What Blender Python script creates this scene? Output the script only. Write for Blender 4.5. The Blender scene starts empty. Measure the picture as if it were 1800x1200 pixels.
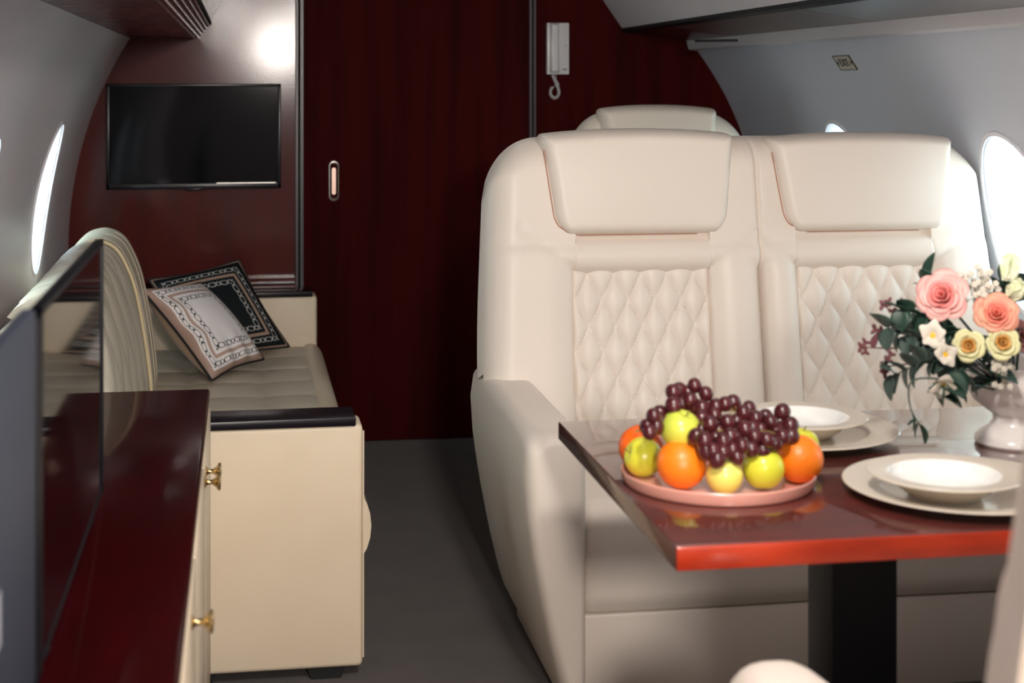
import bpy, bmesh, math, random
from mathutils import Vector, Matrix, Euler
random.seed(7)
SC = bpy.context.scene
COL = SC.collection
PI = math.pi

# ------------------------------------------------------------------ camera
F_PX = 2700.0
YAW = math.radians(9.152)
cam_d = bpy.data.cameras.new('camera')
cam = bpy.data.objects.new('camera', cam_d)
COL.objects.link(cam)
cam_d.sensor_width = 36.0
cam_d.lens = F_PX * 36.0 / 1800.0
cam_d.shift_x = 40 / 1800.0
cam_d.shift_y = -450 / 1800.0
cam_d.clip_start = 0.05
cam_d.dof.use_dof = True
cam_d.dof.focus_distance = 3.9
cam_d.dof.aperture_fstop = 4.2
cam.location = (0, 0, 1.35)
cam.rotation_euler = (PI / 2, 0, -YAW)
SC.camera = cam
SC.view_settings.view_transform = 'Standard'
SC.view_settings.look = 'None'
SC.view_settings.gamma = 1.0
SC.view_settings.exposure = 0.0
SC.view_settings.use_curve_mapping = False
SC.cycles.use_denoising = True
SC.cycles.max_bounces = 8

# ------------------------------------------------------------------ world: bright overcast daylight
W = bpy.data.worlds.new('daylight')
SC.world = W
W.use_nodes = True
bgn = W.node_tree.nodes['Background']
bgn.inputs[0].default_value = (0.80, 0.95, 1.0, 1)
bgn.inputs[1].default_value = 6.0


def area(name, loc, target, size, power, color, size_y=None, spread=None):
    d = bpy.data.lights.new(name, 'AREA')
    d.energy = power
    d.color = color
    d.shape = 'RECTANGLE' if size_y else 'DISK'
    d.size = size
    if size_y:
        d.size_y = size_y
    if spread:
        d.spread = spread
    o = bpy.data.objects.new(name, d)
    COL.objects.link(o)
    o.location = loc
    o.rotation_euler = (Vector(target) - Vector(loc)).to_track_quat('-Z', 'Y').to_euler()
    return o


# the cabin lamp behind the camera, and added overhead lights with no real fixture
area('cabin_lamp', (0.30, -0.95, 1.655), (0.9, 3.6, 0.65), 0.24, 66, (1.0, 0.92, 0.85))
area('added_table_light', (0.50, 1.45, 1.82), (1.15, 3.3, 0.8), 0.16, 18, (1.0, 0.93, 0.86))  # added light above the table, for seat fronts and shade beneath
area('added_ceiling_fill', (0.66, 2.2, 1.86), (0.66, 2.2, 0), 0.35, 2.5, (1.0, 0.93, 0.86), 2.4)  # soft fill added under the ceiling
area('added_ceiling_fill', (0.66, 4.75, 1.86), (0.66, 4.75, 0), 0.3, 1.0, (1.0, 0.93, 0.86), 0.6)  # same added fill, near the bulkhead

# ------------------------------------------------------------------ camera geometry helper (same lens as above)
_s, _c = math.sin(YAW), math.cos(YAW)


def P(px, py, Y=None, z=None, X=None):
    u = (px - 860) / F_PX
    v = (150 - py) / F_PX
    r = Vector((_s + u * _c, _c - u * _s, v))
    if Y is not None:
        t = Y / r.y
    elif z is not None:
        t = (z - 1.35) / r.z
    else:
        t = X / r.x
    return Vector((0, 0, 1.35)) + r * t


# ------------------------------------------------------------------ materials
def srgb(r, g, b):
    f = lambda c: (c / 255.0 / 12.92) if c / 255.0 <= 0.04045 else ((c / 255.0 + 0.055) / 1.055) ** 2.4
    return (f(r), f(g), f(b), 1)


def mat(name, col, rough=0.5, metal=0.0, coat=0.0, coat_rough=0.05, spec=0.5, bump=None, var=None, sheen=0.0,
        sss=0.0, ior=None, trans=0.0):
    m = bpy.data.materials.new(name)
    m.use_nodes = True
    nt = m.node_tree
    b = nt.nodes['Principled BSDF']
    b.inputs['Base Color'].default_value = col
    b.inputs['Roughness'].default_value = rough
    b.inputs['Metallic'].default_value = metal
    b.inputs['Coat Weight'].default_value = coat
    b.inputs['Coat Roughness'].default_value = coat_rough
    b.inputs['Specular IOR Level'].default_value = spec
    b.inputs['Sheen Weight'].default_value = sheen
    b.inputs['Transmission Weight'].default_value = trans
    if sss:
        b.inputs['Subsurface Weight'].default_value = sss
        b.inputs['Subsurface Radius'].default_value = (0.02, 0.01, 0.005)
        b.inputs['Subsurface Scale'].default_value = 0.3
    tc = nt.nodes.new('ShaderNodeTexCoord')
    if var:  # (col2, scale, stretch xyz, detail)
        mp = nt.nodes.new('ShaderNodeMapping')
        mp.inputs['Scale'].default_value = var[2]
        nz = nt.nodes.new('ShaderNodeTexNoise')
        nz.inputs['Scale'].default_value = var[1]
        nz.inputs['Detail'].default_value = 4
        rp = nt.nodes.new('ShaderNodeValToRGB')
        rp.color_ramp.elements[0].position = 0.35
        rp.color_ramp.elements[1].position = 0.7
        rp.color_ramp.elements[0].color = col
        rp.color_ramp.elements[1].color = var[0]
        nt.links.new(tc.outputs['Object'], mp.inputs[0])
        nt.links.new(mp.outputs[0], nz.inputs['Vector'])
        nt.links.new(nz.outputs['Fac'], rp.inputs[0])
        nt.links.new(rp.outputs[0], b.inputs['Base Color'])
    if bump:  # (scale, strength, distance)
        nz = nt.nodes.new('ShaderNodeTexNoise')
        nz.inputs['Scale'].default_value = bump[0]
        nz.inputs['Detail'].default_value = 3
        bp = nt.nodes.new('ShaderNodeBump')
        bp.inputs['Strength'].default_value = bump[1]
        bp.inputs['Distance'].default_value = bump[2]
        nt.links.new(tc.outputs['Object'], nz.inputs['Vector'])
        nt.links.new(nz.outputs['Fac'], bp.inputs['Height'])
        nt.links.new(bp.outputs[0], b.inputs['Normal'])
        if coat:
            nt.links.new(bp.outputs[0], b.inputs['Coat Normal'])
    return m


def attr_mat(name, rough=0.6, sheen=0.0):
    m = mat(name, (1, 1, 1, 1), rough, sheen=sheen)
    nt = m.node_tree
    a = nt.nodes.new('ShaderNodeAttribute')
    a.attribute_name = 'pattern'
    nt.links.new(a.outputs['Color'], nt.nodes['Principled BSDF'].inputs['Base Color'])
    nt.nodes['Principled BSDF'].inputs['Specular IOR Level'].default_value = 0.2
    return m


M = {}
M['leather'] = mat('cream_leather', (0.77, 0.685, 0.605, 1), 0.42, spec=0.35, bump=(260, 0.12, 0.0006))
M['welt'] = mat('reddish_seam', (0.46, 0.25, 0.18, 1), 0.6)
M['leather_rear'] = mat('cream_leather_aged', (0.72, 0.66, 0.57, 1), 0.45, spec=0.35, bump=(260, 0.12, 0.0006))
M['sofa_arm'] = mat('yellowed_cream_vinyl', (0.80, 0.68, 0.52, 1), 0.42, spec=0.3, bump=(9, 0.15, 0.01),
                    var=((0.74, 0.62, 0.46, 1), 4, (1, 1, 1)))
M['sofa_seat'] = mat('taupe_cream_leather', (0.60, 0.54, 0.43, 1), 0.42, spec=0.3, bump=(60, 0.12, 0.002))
M['piping'] = mat('yellow_cream_piping', (0.75, 0.62, 0.38, 1), 0.4)
M['mahogany'] = mat('lacquered_mahogany', (0.085, 0.0062, 0.004, 1), 0.5, coat=0.5, coat_rough=0.13, spec=0.08,
                    bump=(260, 0.05, 0.001), var=((0.060, 0.007, 0.0045, 1), 2.2, (7, 7, 0.5)))
M['mahogany_door'] = mat('satin_mahogany', (0.052, 0.0045, 0.0040, 1), 0.6, spec=0.02,
                         var=((0.028, 0.003, 0.0026, 1), 2.2, (6, 6, 0.4)))
M['mahogany_top'] = mat('polished_mahogany_top', (0.10, 0.014, 0.011, 1), 0.4, coat=1.0, coat_rough=0.02, spec=0.3,
                        var=((0.06, 0.010, 0.008, 1), 3, (1, 9, 1)))
M['mahogany_lit'] = mat('mahogany_edge_lit_tone', (0.42, 0.032, 0.006, 1), 0.35, spec=0.2, coat=0.4, coat_rough=0.06,
                         var=((0.30, 0.020, 0.005, 1), 5, (2, 9, 9)))  # lamp light on the table front is put into this brighter colour
M['cabinet_red'] = mat('polished_red_wood', (0.034, 0.0008, 0.0018, 1), 0.5, spec=0.03, coat=0.32, coat_rough=0.07,
                       var=((0.020, 0.0008, 0.0014, 1), 3, (6, 1, 1)))
M['soffit'] = mat('soffit_wood', (0.020, 0.008, 0.006, 1), 0.35, coat=0.6, coat_rough=0.15)
M['soffit_brown'] = mat('soffit_brown', (0.14, 0.080, 0.060, 1), 0.4, coat=0.4, coat_rough=0.2,
                        var=((0.055, 0.03, 0.025, 1), 12, (1, 6, 1)))
M['wall_grey'] = mat('satin_wall_lining', (0.80, 0.74, 0.78, 1), 0.36, spec=0.5, bump=(5, 0.12, 0.01),
                     var=((0.72, 0.70, 0.75, 1), 3.0, (1, 0.4, 2.5)))
M['wall_right'] = mat('pale_wall_lining', (0.60, 0.62, 0.69, 1), 0.5, spec=0.4)
M['valance_white'] = mat('white_valance', (0.72, 0.69, 0.71, 1), 0.45)
M['carpet'] = mat('grey_brown_carpet', (0.066, 0.050, 0.044, 1), 0.95, spec=0.1, bump=(500, 0.7, 0.004),
                  var=((0.048, 0.037, 0.033, 1), 7, (1, 1, 1)), sheen=0.2)
M['black_satin'] = mat('black_satin', (0.005, 0.006, 0.009, 1), 0.45, spec=0.2)
M['black_cap'] = mat('black_lacquer_cap', (0.008, 0.006, 0.010, 1), 0.3, spec=0.4)
M['screen'] = mat('screen_glass', (0.002, 0.003, 0.004, 1), 0.05, spec=0.6, coat=0.6, coat_rough=0.05)
M['wall_screen'] = mat('dark_screen_glass', (0.0008, 0.002, 0.003, 1), 0.07, spec=0.22)
M['strip'] = mat('dark_grey_profile', (0.045, 0.038, 0.040, 1), 0.35, metal=0.3)
M['black'] = mat('matt_black', (0.004, 0.004, 0.005, 1), 0.7)
M['steel'] = mat('brushed_nickel', (0.62, 0.60, 0.55, 1), 0.28, metal=1.0)
M['steel_pale'] = mat('pale_satin_insert', (0.72, 0.50, 0.42, 1), 0.35, metal=0.6)
M['brass'] = mat('brass', (0.62, 0.46, 0.22, 1), 0.2, metal=1.0)
M['plastic'] = mat('off_white_plastic', (0.62, 0.60, 0.60, 1), 0.35)
M['plastic_grey'] = mat('grey_plastic', (0.40, 0.40, 0.42, 1), 0.4)
M['label'] = mat('dull_gold_plate', (0.50, 0.46, 0.38, 1), 0.4)
M['ink'] = mat('black_ink', (0.01, 0.01, 0.01, 1), 0.5)
M['panel_blue'] = mat('blue_grey_plastic', (0.055, 0.068, 0.100, 1), 0.5, spec=0.3)
M['white_mark'] = mat('white_print', (0.6, 0.62, 0.66, 1), 0.5)
M['tray'] = mat('pink_enamel', (0.72, 0.34, 0.27, 1), 0.28, coat=0.5)
M['china'] = mat('ivory_china', (0.78, 0.70, 0.58, 1), 0.22, coat=0.4)
M['china_rim'] = mat('embossed_ivory_rim', (0.66, 0.59, 0.50, 1), 0.3, bump=(120, 0.3, 0.003))
M['china_white'] = mat('white_glaze', (0.92, 0.92, 0.88, 1), 0.12, coat=0.6)
M['vase'] = mat('cream_ceramic', (0.92, 0.86, 0.82, 1), 0.2, coat=0.7, bump=(40, 0.12, 0.004))
M['orange'] = mat('orange_peel', (0.95, 0.22, 0.008, 1), 0.38, bump=(180, 0.25, 0.002), sss=0.15)
M['orange_deep'] = mat('deep_orange_peel', (0.85, 0.13, 0.006, 1), 0.38, bump=(180, 0.25, 0.002), sss=0.15)
M['apple'] = mat('yellow_green_apple', (0.72, 0.68, 0.06, 1), 0.28, sss=0.1, var=((0.62, 0.66, 0.04, 1), 9, (1, 1, 1)))
M['apple_pale'] = mat('pale_yellow_apple', (0.82, 0.76, 0.20, 1), 0.26, sss=0.1,
                      var=((0.78, 0.70, 0.12, 1), 9, (1, 1, 1)))
M['apple_green'] = mat('green_apple', (0.45, 0.55, 0.07, 1), 0.28, sss=0.1,
                       var=((0.70, 0.68, 0.08, 1), 12, (1, 1, 1)))
M['grape'] = mat('dark_red_grape', (0.040, 0.006, 0.010, 1), 0.22, coat=0.2, sss=0.05,
                 var=((0.075, 0.010, 0.013, 1), 25, (1, 1, 1)))
M['stem'] = mat('green_brown_stem', (0.25, 0.20, 0.05, 1), 0.6)
M['rose'] = mat('pink_petal', (0.86, 0.50, 0.45, 1), 0.55, var=((0.80, 0.34, 0.32, 1), 30, (1, 1, 1)), sss=0.1)
M['rose_in'] = mat('deep_pink_petal', (0.80, 0.26, 0.24, 1), 0.55, sss=0.1)
M['peach'] = mat('peach_petal', (0.88, 0.45, 0.30, 1), 0.55, var=((0.84, 0.28, 0.20, 1), 30, (1, 1, 1)), sss=0.1)
M['peach_in'] = mat('salmon_petal', (0.85, 0.25, 0.18, 1), 0.55, sss=0.1)
M['cream_petal'] = mat('cream_yellow_petal', (0.80, 0.76, 0.42, 1), 0.55, sss=0.1)
M['cream_in'] = mat('amber_petal_centre', (0.70, 0.38, 0.10, 1), 0.6)
M['tulip'] = mat('pale_green_white_petal', (0.74, 0.80, 0.48, 1), 0.5, sss=0.1,
                 var=((0.88, 0.86, 0.68, 1), 25, (1, 1, 1)))
M['white_petal'] = mat('ivory_petal', (0.72, 0.66, 0.56, 1), 0.55, sss=0.1)
M['yellow'] = mat('yellow_stamen', (0.90, 0.50, 0.02, 1), 0.6)
M['mauve'] = mat('dusty_mauve_petal', (0.38, 0.16, 0.15, 1), 0.6)
M['leaf'] = mat('dark_green_leaf', (0.022, 0.058, 0.036, 1), 0.42, var=((0.012, 0.035, 0.026, 1), 18, (1, 1, 1)))
M['leaf_blue'] = mat('blue_green_leaf', (0.040, 0.068, 0.060, 1), 0.5, var=((0.07, 0.11, 0.08, 1), 18, (1, 1, 1)))
M['berry'] = mat('burgundy_sprig', (0.16, 0.05, 0.06, 1), 0.6)
M['pillow_black'] = attr_mat('black_chain_print_satin', 0.6)
M['pillow_white'] = attr_mat('white_chain_print_satin', 0.42)
M['pillow_back'] = mat('beige_satin', (0.42, 0.30, 0.20, 1), 0.45, sheen=0.3, bump=(14, 0.4, 0.01))
M['cord'] = mat('black_cord', (0.008, 0.008, 0.010, 1), 0.6)


def glass_mat():
    m = bpy.data.materials.new('clear_acrylic_pane')
    m.use_nodes = True
    nt = m.node_tree
    nt.nodes.clear()
    o = nt.nodes.new('ShaderNodeOutputMaterial')
    t = nt.nodes.new('ShaderNodeBsdfTransparent')
    t.inputs[0].default_value = (0.93, 0.98, 0.98, 1)
    g = nt.nodes.new('ShaderNodeBsdfGlossy')
    g.inputs['Roughness'].default_value = 0.05
    x = nt.nodes.new('ShaderNodeMixShader')
    x.inputs[0].default_value = 0.06
    nt.links.new(t.outputs[0], x.inputs[1])
    nt.links.new(g.outputs[0], x.inputs[2])
    nt.links.new(x.outputs[0], o.inputs[0])
    return m


M['glass'] = glass_mat()


# ------------------------------------------------------------------ object helpers
def link(name, bm, material, parent=None, smooth=True, loc=None, rot=None):
    me = bpy.data.meshes.new(name)
    bmesh.ops.recalc_face_normals(bm, faces=bm.faces)
    bm.to_mesh(me)
    bm.free()
    mats = material if isinstance(material, (list, tuple)) else [material]
    for m in mats:
        me.materials.append(m)
    if smooth:
        for p in me.polygons:
            p.use_smooth = True
        try:
            me.set_sharp_from_angle(angle=math.radians(38))
        except Exception:
            pass
    o = bpy.data.objects.new(name, me)
    COL.objects.link(o)
    if parent:
        o.parent = parent
    if loc is not None:
        o.location = loc
    if rot is not None:
        o.rotation_euler = rot
    return o


def thing(name, label, cat, loc=(0, 0, 0), rotz=0.0, group=None):
    o = bpy.data.objects.new(name, None)
    o.empty_display_size = 0.05
    COL.objects.link(o)
    o.location = loc
    o.rotation_euler = (0, 0, rotz)
    o['label'] = label
    o['category'] = cat
    if group:
        o['group'] = group
    return o


def tag(o, label, cat, group=None):
    o['label'] = label
    o['category'] = cat
    if group:
        o['group'] = group
    return o


def struct(name, bm, material, smooth=True, label=None):
    o = link(name, bm, material, None, smooth)
    o['kind'] = 'structure'
    if label:
        o['label'] = label
    return o


def box(bm, lo, hi, bevel=0.0, seg=2):
    r = bmesh.ops.create_cube(bm, size=1.0)
    vs = r['verts']
    for v in vs:
        v.co = Vector(((lo[0] + hi[0]) / 2 + v.co.x * (hi[0] - lo[0]),
                       (lo[1] + hi[1]) / 2 + v.co.y * (hi[1] - lo[1]),
                       (lo[2] + hi[2]) / 2 + v.co.z * (hi[2] - lo[2])))
    if bevel:
        es = list({e for v in vs for e in v.link_edges})
        bmesh.ops.bevel(bm, geom=es, offset=bevel, segments=seg, affect='EDGES', profile=0.5)
    return bm


def bbox(lo, hi, bevel=0.0, seg=2):
    return box(bmesh.new(), lo, hi, bevel, seg)


def prism(bm, pts, y0, y1, axis='Y'):
    """closed prism: pts are (a, b) in the plane across the axis."""
    def co(a, b, t):
        return (a, t, b) if axis == 'Y' else ((t, a, b) if axis == 'X' else (a, b, t))
    A = [bm.verts.new(co(a, b, y0)) for a, b in pts]
    B = [bm.verts.new(co(a, b, y1)) for a, b in pts]
    n = len(pts)
    for i in range(n):
        bm.faces.new((A[i], A[(i + 1) % n], B[(i + 1) % n], B[i]))
    bm.faces.new(A)
    bm.faces.new(B[::-1])
    return bm


def lathe(bm, prof, n=48, c=(0, 0, 0), mat_idx=None):
    rings = []
    for r, z in prof:
        if r < 1e-6:
            rings.append([bm.verts.new((c[0], c[1], c[2] + z))])
        else:
            rings.append([bm.verts.new((c[0] + r * math.cos(2 * PI * k / n), c[1] + r * math.sin(2 * PI * k / n),
                                        c[2] + z)) for k in range(n)])
    for i in range(len(rings) - 1):
        a, b = rings[i], rings[i + 1]
        for k in range(n):
            k2 = (k + 1) % n
            if len(a) == 1 and len(b) == 1:
                continue
            if len(a) == 1:
                f = bm.faces.new((a[0], b[k], b[k2]))
            elif len(b) == 1:
                f = bm.faces.new((a[k], a[k2], b[0]))
            else:
                f = bm.faces.new((a[k], a[k2], b[k2], b[k]))
            if mat_idx:
                f.material_index = mat_idx[i]
    return bm


def tube(bm, pts, r, n=8, closed=False):
    pts = [Vector(p) for p in pts]
    m = len(pts)
    up = Vector((0.13, 0.21, 0.97)).normalized()
    rings = []
    prev = None
    for i, p in enumerate(pts):
        if closed:
            t = pts[(i + 1) % m] - pts[i - 1]
        else:
            t = pts[min(i + 1, m - 1)] - pts[max(i - 1, 0)]
        t.normalize()
        if prev is None:
            a = t.cross(up)
            if a.length < 0.05:
                a = t.cross(Vector((1, 0, 0)))
        else:
            a = prev - t * prev.dot(t)
        a.normalize()
        prev = a
        b = t.cross(a)
        rr = r[i] if isinstance(r, (list, tuple)) else r
        rings.append([bm.verts.new(p + (a * math.cos(2 * PI * k / n) + b * math.sin(2 * PI * k / n)) * rr)
                      for k in range(n)])
    for i in range(m if closed else m - 1):
        A, B = rings[i], rings[(i + 1) % m]
        for k in range(n):
            bm.faces.new((A[k], A[(k + 1) % n], B[(k + 1) % n], B[k]))
    if not closed:
        bm.faces.new(rings[0][::-1])
        bm.faces.new(rings[-1])
    return bm


def slab(fn, nu, nv, us=None, vs=None, nback=None):
    """closed cushion-like shape: fn(u, v, side) -> point; front and back grids meet at the border."""
    bm = bmesh.new()
    us = us or [i / nu for i in range(nu + 1)]
    vs = vs or [j / nv for j in range(nv + 1)]
    nu, nv = len(us) - 1, len(vs) - 1
    F = [[bm.verts.new(fn(u, v, 0)) for v in vs] for u in us]
    B = [[F[i][j] if i in (0, nu) or j in (0, nv) else bm.verts.new(fn(us[i], vs[j], 1)) for j in range(nv + 1)]
         for i in range(nu + 1)]
    for i in range(nu):
        for j in range(nv):
            bm.faces.new((F[i][j], F[i + 1][j], F[i + 1][j + 1], F[i][j + 1]))
            try:
                f = bm.faces.new((B[i][j + 1], B[i + 1][j + 1], B[i + 1][j], B[i][j]))
                f.material_index = 0
            except ValueError:
                pass
    return bm


def sheet(fn, nu, nv, bm=None, mi=0):
    bm = bm or bmesh.new()
    G = [[bm.verts.new(fn(i / nu, j / nv)) for j in range(nv + 1)] for i in range(nu + 1)]
    for i in range(nu):
        for j in range(nv):
            f = bm.faces.new((G[i][j], G[i + 1][j], G[i + 1][j + 1], G[i][j + 1]))
            f.material_index = mi
    return bm


def ease(n, k=0.8):
    """parameter values 0..1 crowded towards both ends"""
    return [(1 - k) * (i / n) + k * 0.5 * (1 - math.cos(PI * i / n)) for i in range(n + 1)]


def smooth01(t):
    t = max(0.0, min(1.0, t))
    return t * t * (3 - 2 * t)


def roll(e, r):
    """0 at the border, 1 inside: a quarter-round edge"""
    if e >= r:
        return 1.0
    t = 1 - max(e, 0) / r
    return math.sqrt(max(0.0, 1 - t * t))


def diamonds(x, z, w, h, p=0.55):
    a = abs(math.sin(PI * (x / w + z / h)))
    b = abs(math.sin(PI * (x / w - z / h)))
    return (a * b) ** p


def squares(x, y, w, h, p=0.35):
    return (abs(math.sin(PI * x / w)) * abs(math.sin(PI * y / h))) ** p


# ------------------------------------------------------------------ fuselage shell
CX = 0.667
YB = 5.81
Y0 = -1.6


def hw(z, right):
    a, b = (1.35, 1.255) if right else (1.295, 1.387)
    if z < 0.75:
        b = 3.0
    return a * math.sqrt(max(0.0, 1 - ((z - 0.75) / b) ** 2))


def wall_x(z, right):
    return CX + hw(z, right) if right else CX - hw(z, right)


ZS = [0.0, 0.2, 0.4, 0.6] + [0.7 + 0.03 * i for i in range(35)]


def side_wall(right):
    bm = bmesh.new()
    t = 0.07 * (1 if right else -1)
    inn = [(wall_x(z, right), z) for z in ZS]
    out = [(x + t, z) for x, z in inn]
    prism(bm, inn + out[::-1], Y0, YB, 'Y')
    return bm


def cutter(c, n, ry, rz, right):
    """elliptical rod along X through the wall"""
    bm = bmesh.new()
    pts = [(c[0] + ry * math.cos(2 * PI * k / n), c[1] + rz * math.sin(2 * PI * k / n)) for k in range(n)]
    x = wall_x(c[1], right)
    prism(bm, pts, x - 0.35, x + 0.35, 'X')
    return bm


def cut(o, cutters):
    cs = []
    for cb in cutters:
        c = link('window_cutter', cb, M['black'], None, False)
        md = o.modifiers.new('b', 'BOOLEAN')
        md.operation = 'DIFFERENCE'
        md.solver = 'EXACT'
        md.object = c
        cs.append(c)
    dg = bpy.context.evaluated_depsgraph_get()
    me = bpy.data.meshes.new_from_object(o.evaluated_get(dg))
    o.modifiers.clear()
    o.data = me
    for c in cs:
        bpy.data.objects.remove(c, do_unlink=True)


wl = [(4.89, 1.00), (3.62, 1.00), (2.4, 1.00)]
wr = [(4.80, 0.995), (3.70, 0.99), (2.4, 0.99)]
RY, RZ = 0.175, 0.230
o = struct('wall_left', side_wall(False), M['wall_grey'], label='curved grey lining of the left cabin side')
cut(o, [cutter(c, 56, RY, RZ, False) for c in wl])
o = struct('wall_right', side_wall(True), M['wall_right'], label='curved pale grey lining of the right cabin side')
cut(o, [cutter(c, 56, RY, RZ, True) for c in wr])
for side, ws in ((False, wl), (True, wr)):
    for i, c in enumerate(ws):
        sg = 1 if side else -1
        bm = bmesh.new()
        n = 56
        ring = []
        for k in range(n):
            a = 2 * PI * k / n
            y, z = c[0] + RY * math.cos(a), c[1] + RZ * math.sin(a)
            x = wall_x(z, side)
            q = []
            for dx, dr in ((-0.004, 0.0), (-0.004, 0.010), (0.075, 0.010), (0.075, -0.006), (0.055, -0.010), (0.004, 0.0)):
                yy, zz = c[0] + (RY + dr) * math.cos(a), c[1] + (RZ + dr) * math.sin(a)
                q.append(bm.verts.new((wall_x(zz, side) + sg * dx, yy, zz)))
            ring.append(q)
        for k in range(n):
            A, B = ring[k], ring[(k + 1) % n]
            for j in range(6):
                bm.faces.new((A[j], A[(j + 1) % 6], B[(j + 1) % 6], B[j]))
        fr = struct('window_%d' % (i + 1 + (5 if side else 0)), bm, M['wall_grey'],
                    label='oval cabin window with bright daylight behind it')
        for off, sc in ((0.062, 0.97), (0.030, 0.995)):
            bm = bmesh.new()
            vs = []
            for k in range(n):
                a = 2 * PI * k / n
                yy, zz = c[0] + RY * sc * math.cos(a), c[1] + RZ * sc * math.sin(a)
                vs.append(bm.verts.new((wall_x(zz, side) + sg * off, yy, zz)))
            # fan over a curved pane
            ctr = bm.verts.new((wall_x(c[1], side) + sg * off, c[0], c[1]))
            for k in range(n):
                bm.faces.new((vs[k], vs[(k + 1) % n], ctr))
            p = link('pane', bm, M['glass'], fr)

struct('floor', bbox((-0.95, Y0, -0.06), (2.3, YB + 0.1, 0.0)), M['carpet'], False, 'grey-brown carpet of the aisle')

# ceiling: flat centre, sloping valances, soffits under the lockers
struct('ceiling', bbox((-0.05, Y0, 1.885), (1.42, YB, 1.93)), M['valance_white'], False)
# right valance and soffit
bm = bmesh.new()
prism(bm, [(1.462, 1.567), (1.382, 1.681), (1.24, 1.89), (1.30, 1.93), (1.50, 1.60)], Y0, YB)
struct('trim_1', bm, M['valance_white'], False, 'white sloping valance panel above the right seats')
bm = bmesh.new()
prism(bm, [(1.452, 1.560), (1.462, 1.580), (1.480, 1.574), (1.474, 1.553)], Y0, YB)
struct('trim_2', bm, M['black_satin'], False, 'black strip along the right valance')
so = [(1.470, 1.566), (1.720, 1.524), (1.85, 1.524), (1.85, 1.60), (1.60, 1.62), (1.48, 1.60)]
for a, b, mm, nm in ((4.02, 5.30, 'soffit_brown', 'trim_3'), (5.30, YB, 'soffit', 'trim_4'), (Y0, 4.02, 'soffit', 'trim_5')):
    bm = bmesh.new()
    prism(bm, so, a, b - (0.004 if b < YB else 0))
    struct(nm, bm, M[mm], False, 'wooden soffit panel under the right locker')
bm = bmesh.new()
prism(bm, [(1.716, 1.527), (1.726, 1.490), (1.80, 1.478), (1.84, 1.53)], Y0, YB)
struct('trim_6', bm, M['valance_white'], False, 'pale cornice along the right wall')
# left soffit and valance
bm = bmesh.new()
prism(bm, [(-0.50, 1.524), (-0.170, 1.524), (-0.170, 1.58), (-0.50, 1.60)], Y0, YB)
struct('trim_7', bm, M['mahogany'], False, 'dark red wood soffit over the sofa')
bm = bmesh.new()
vp_ = [(-0.172, 1.522)]
for k in range(5):   # fluted face
    t0, t1 = k / 5, (k + 1) / 5
    for t, d in ((t0, 0.0), ((t0 + t1) / 2, 0.004), (t1, 0.0)):
        vp_.append((-0.168 + 0.049 * t + d, 1.526 + 0.053 * t - d))
vp_ += [(-0.15, 1.62)]
prism(bm, vp_, Y0, YB)
struct('trim_8', bm, M['mahogany'], False, 'fluted glossy valance strip above the sofa')
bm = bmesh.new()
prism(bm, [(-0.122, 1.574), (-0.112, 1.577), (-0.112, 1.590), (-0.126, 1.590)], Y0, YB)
struct('trim_9', bm, M['black'], False, 'black strip in the left valance')
bm = bmesh.new()
prism(bm, [(-0.118, 1.584), (-0.058, 1.668), (0.09, 1.89), (0.03, 1.93), (-0.16, 1.62)], Y0, YB)
struct('trim_10', bm, M['mahogany'], False, 'upper glossy valance panel above the sofa')
bm = bbox((-0.9, Y0 - 0.08, -0.05), (2.3, Y0, 2.0))
struct('wall_rear', bm, M['valance_white'], False)
# roof skin above the lockers, keeps daylight out
bm = bmesh.new()
prism(bm, [(-0.85, 1.60), (-0.2, 1.98), (1.5, 1.98), (2.2, 1.60), (2.2, 1.70), (1.55, 2.08), (-0.25, 2.08), (-0.85, 1.70)], Y0, YB + 0.06)
struct('ceiling_outer', bm, M['black'], False)

# ------------------------------------------------------------------ bulkhead at the end of the cabin
struct('wall_back', bbox((-0.85, YB + 0.03, -0.05), (2.2, YB + 0.10, 2.0)), M['black'], False)
bm = bbox((-0.80, YB, 0.0), (0.198, YB + 0.03, 1.90))
struct('wall_back_left', bm, M['mahogany'], False, 'glossy dark mahogany bulkhead panel behind the sofa')
bm = bbox((1.118, YB, 0.0), (2.10, YB + 0.03, 1.90))
struct('wall_back_right', bm, M['mahogany_door'], False, 'dark mahogany bulkhead panel with the wall phone')
door = struct('door_1', bbox((0.230, YB + 0.006, 0.005), (1.090, YB + 0.03, 1.90)), M['mahogany_door'], False,
              'wide dark mahogany sliding door')
for nm, x0, x1 in (('trim_11', 0.198, 0.2105), ('trim_12', 0.2155, 0.230), ('trim_13', 1.090, 1.1025),
                   ('trim_14', 1.1065, 1.118)):
    struct(nm, bbox((x0, YB - 0.010, 0.0), (x1, YB + 0.03, 1.90), 0.002), M['strip'], False,
           'dark grey metal profile beside the sliding door')
# recessed oval pull
h = P(587, 318, Y=YB)


def stadium(w, hh, n=14):
    pts = []
    for k in range(n + 1):
        a = PI * k / n
        pts.append((w * math.cos(a), (hh - w) + w * math.sin(a)))
    for k in range(n + 1):
        a = PI + PI * k / n
        pts.append((w * math.cos(a), -(hh - w) + w * math.sin(a)))
    return pts


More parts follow.
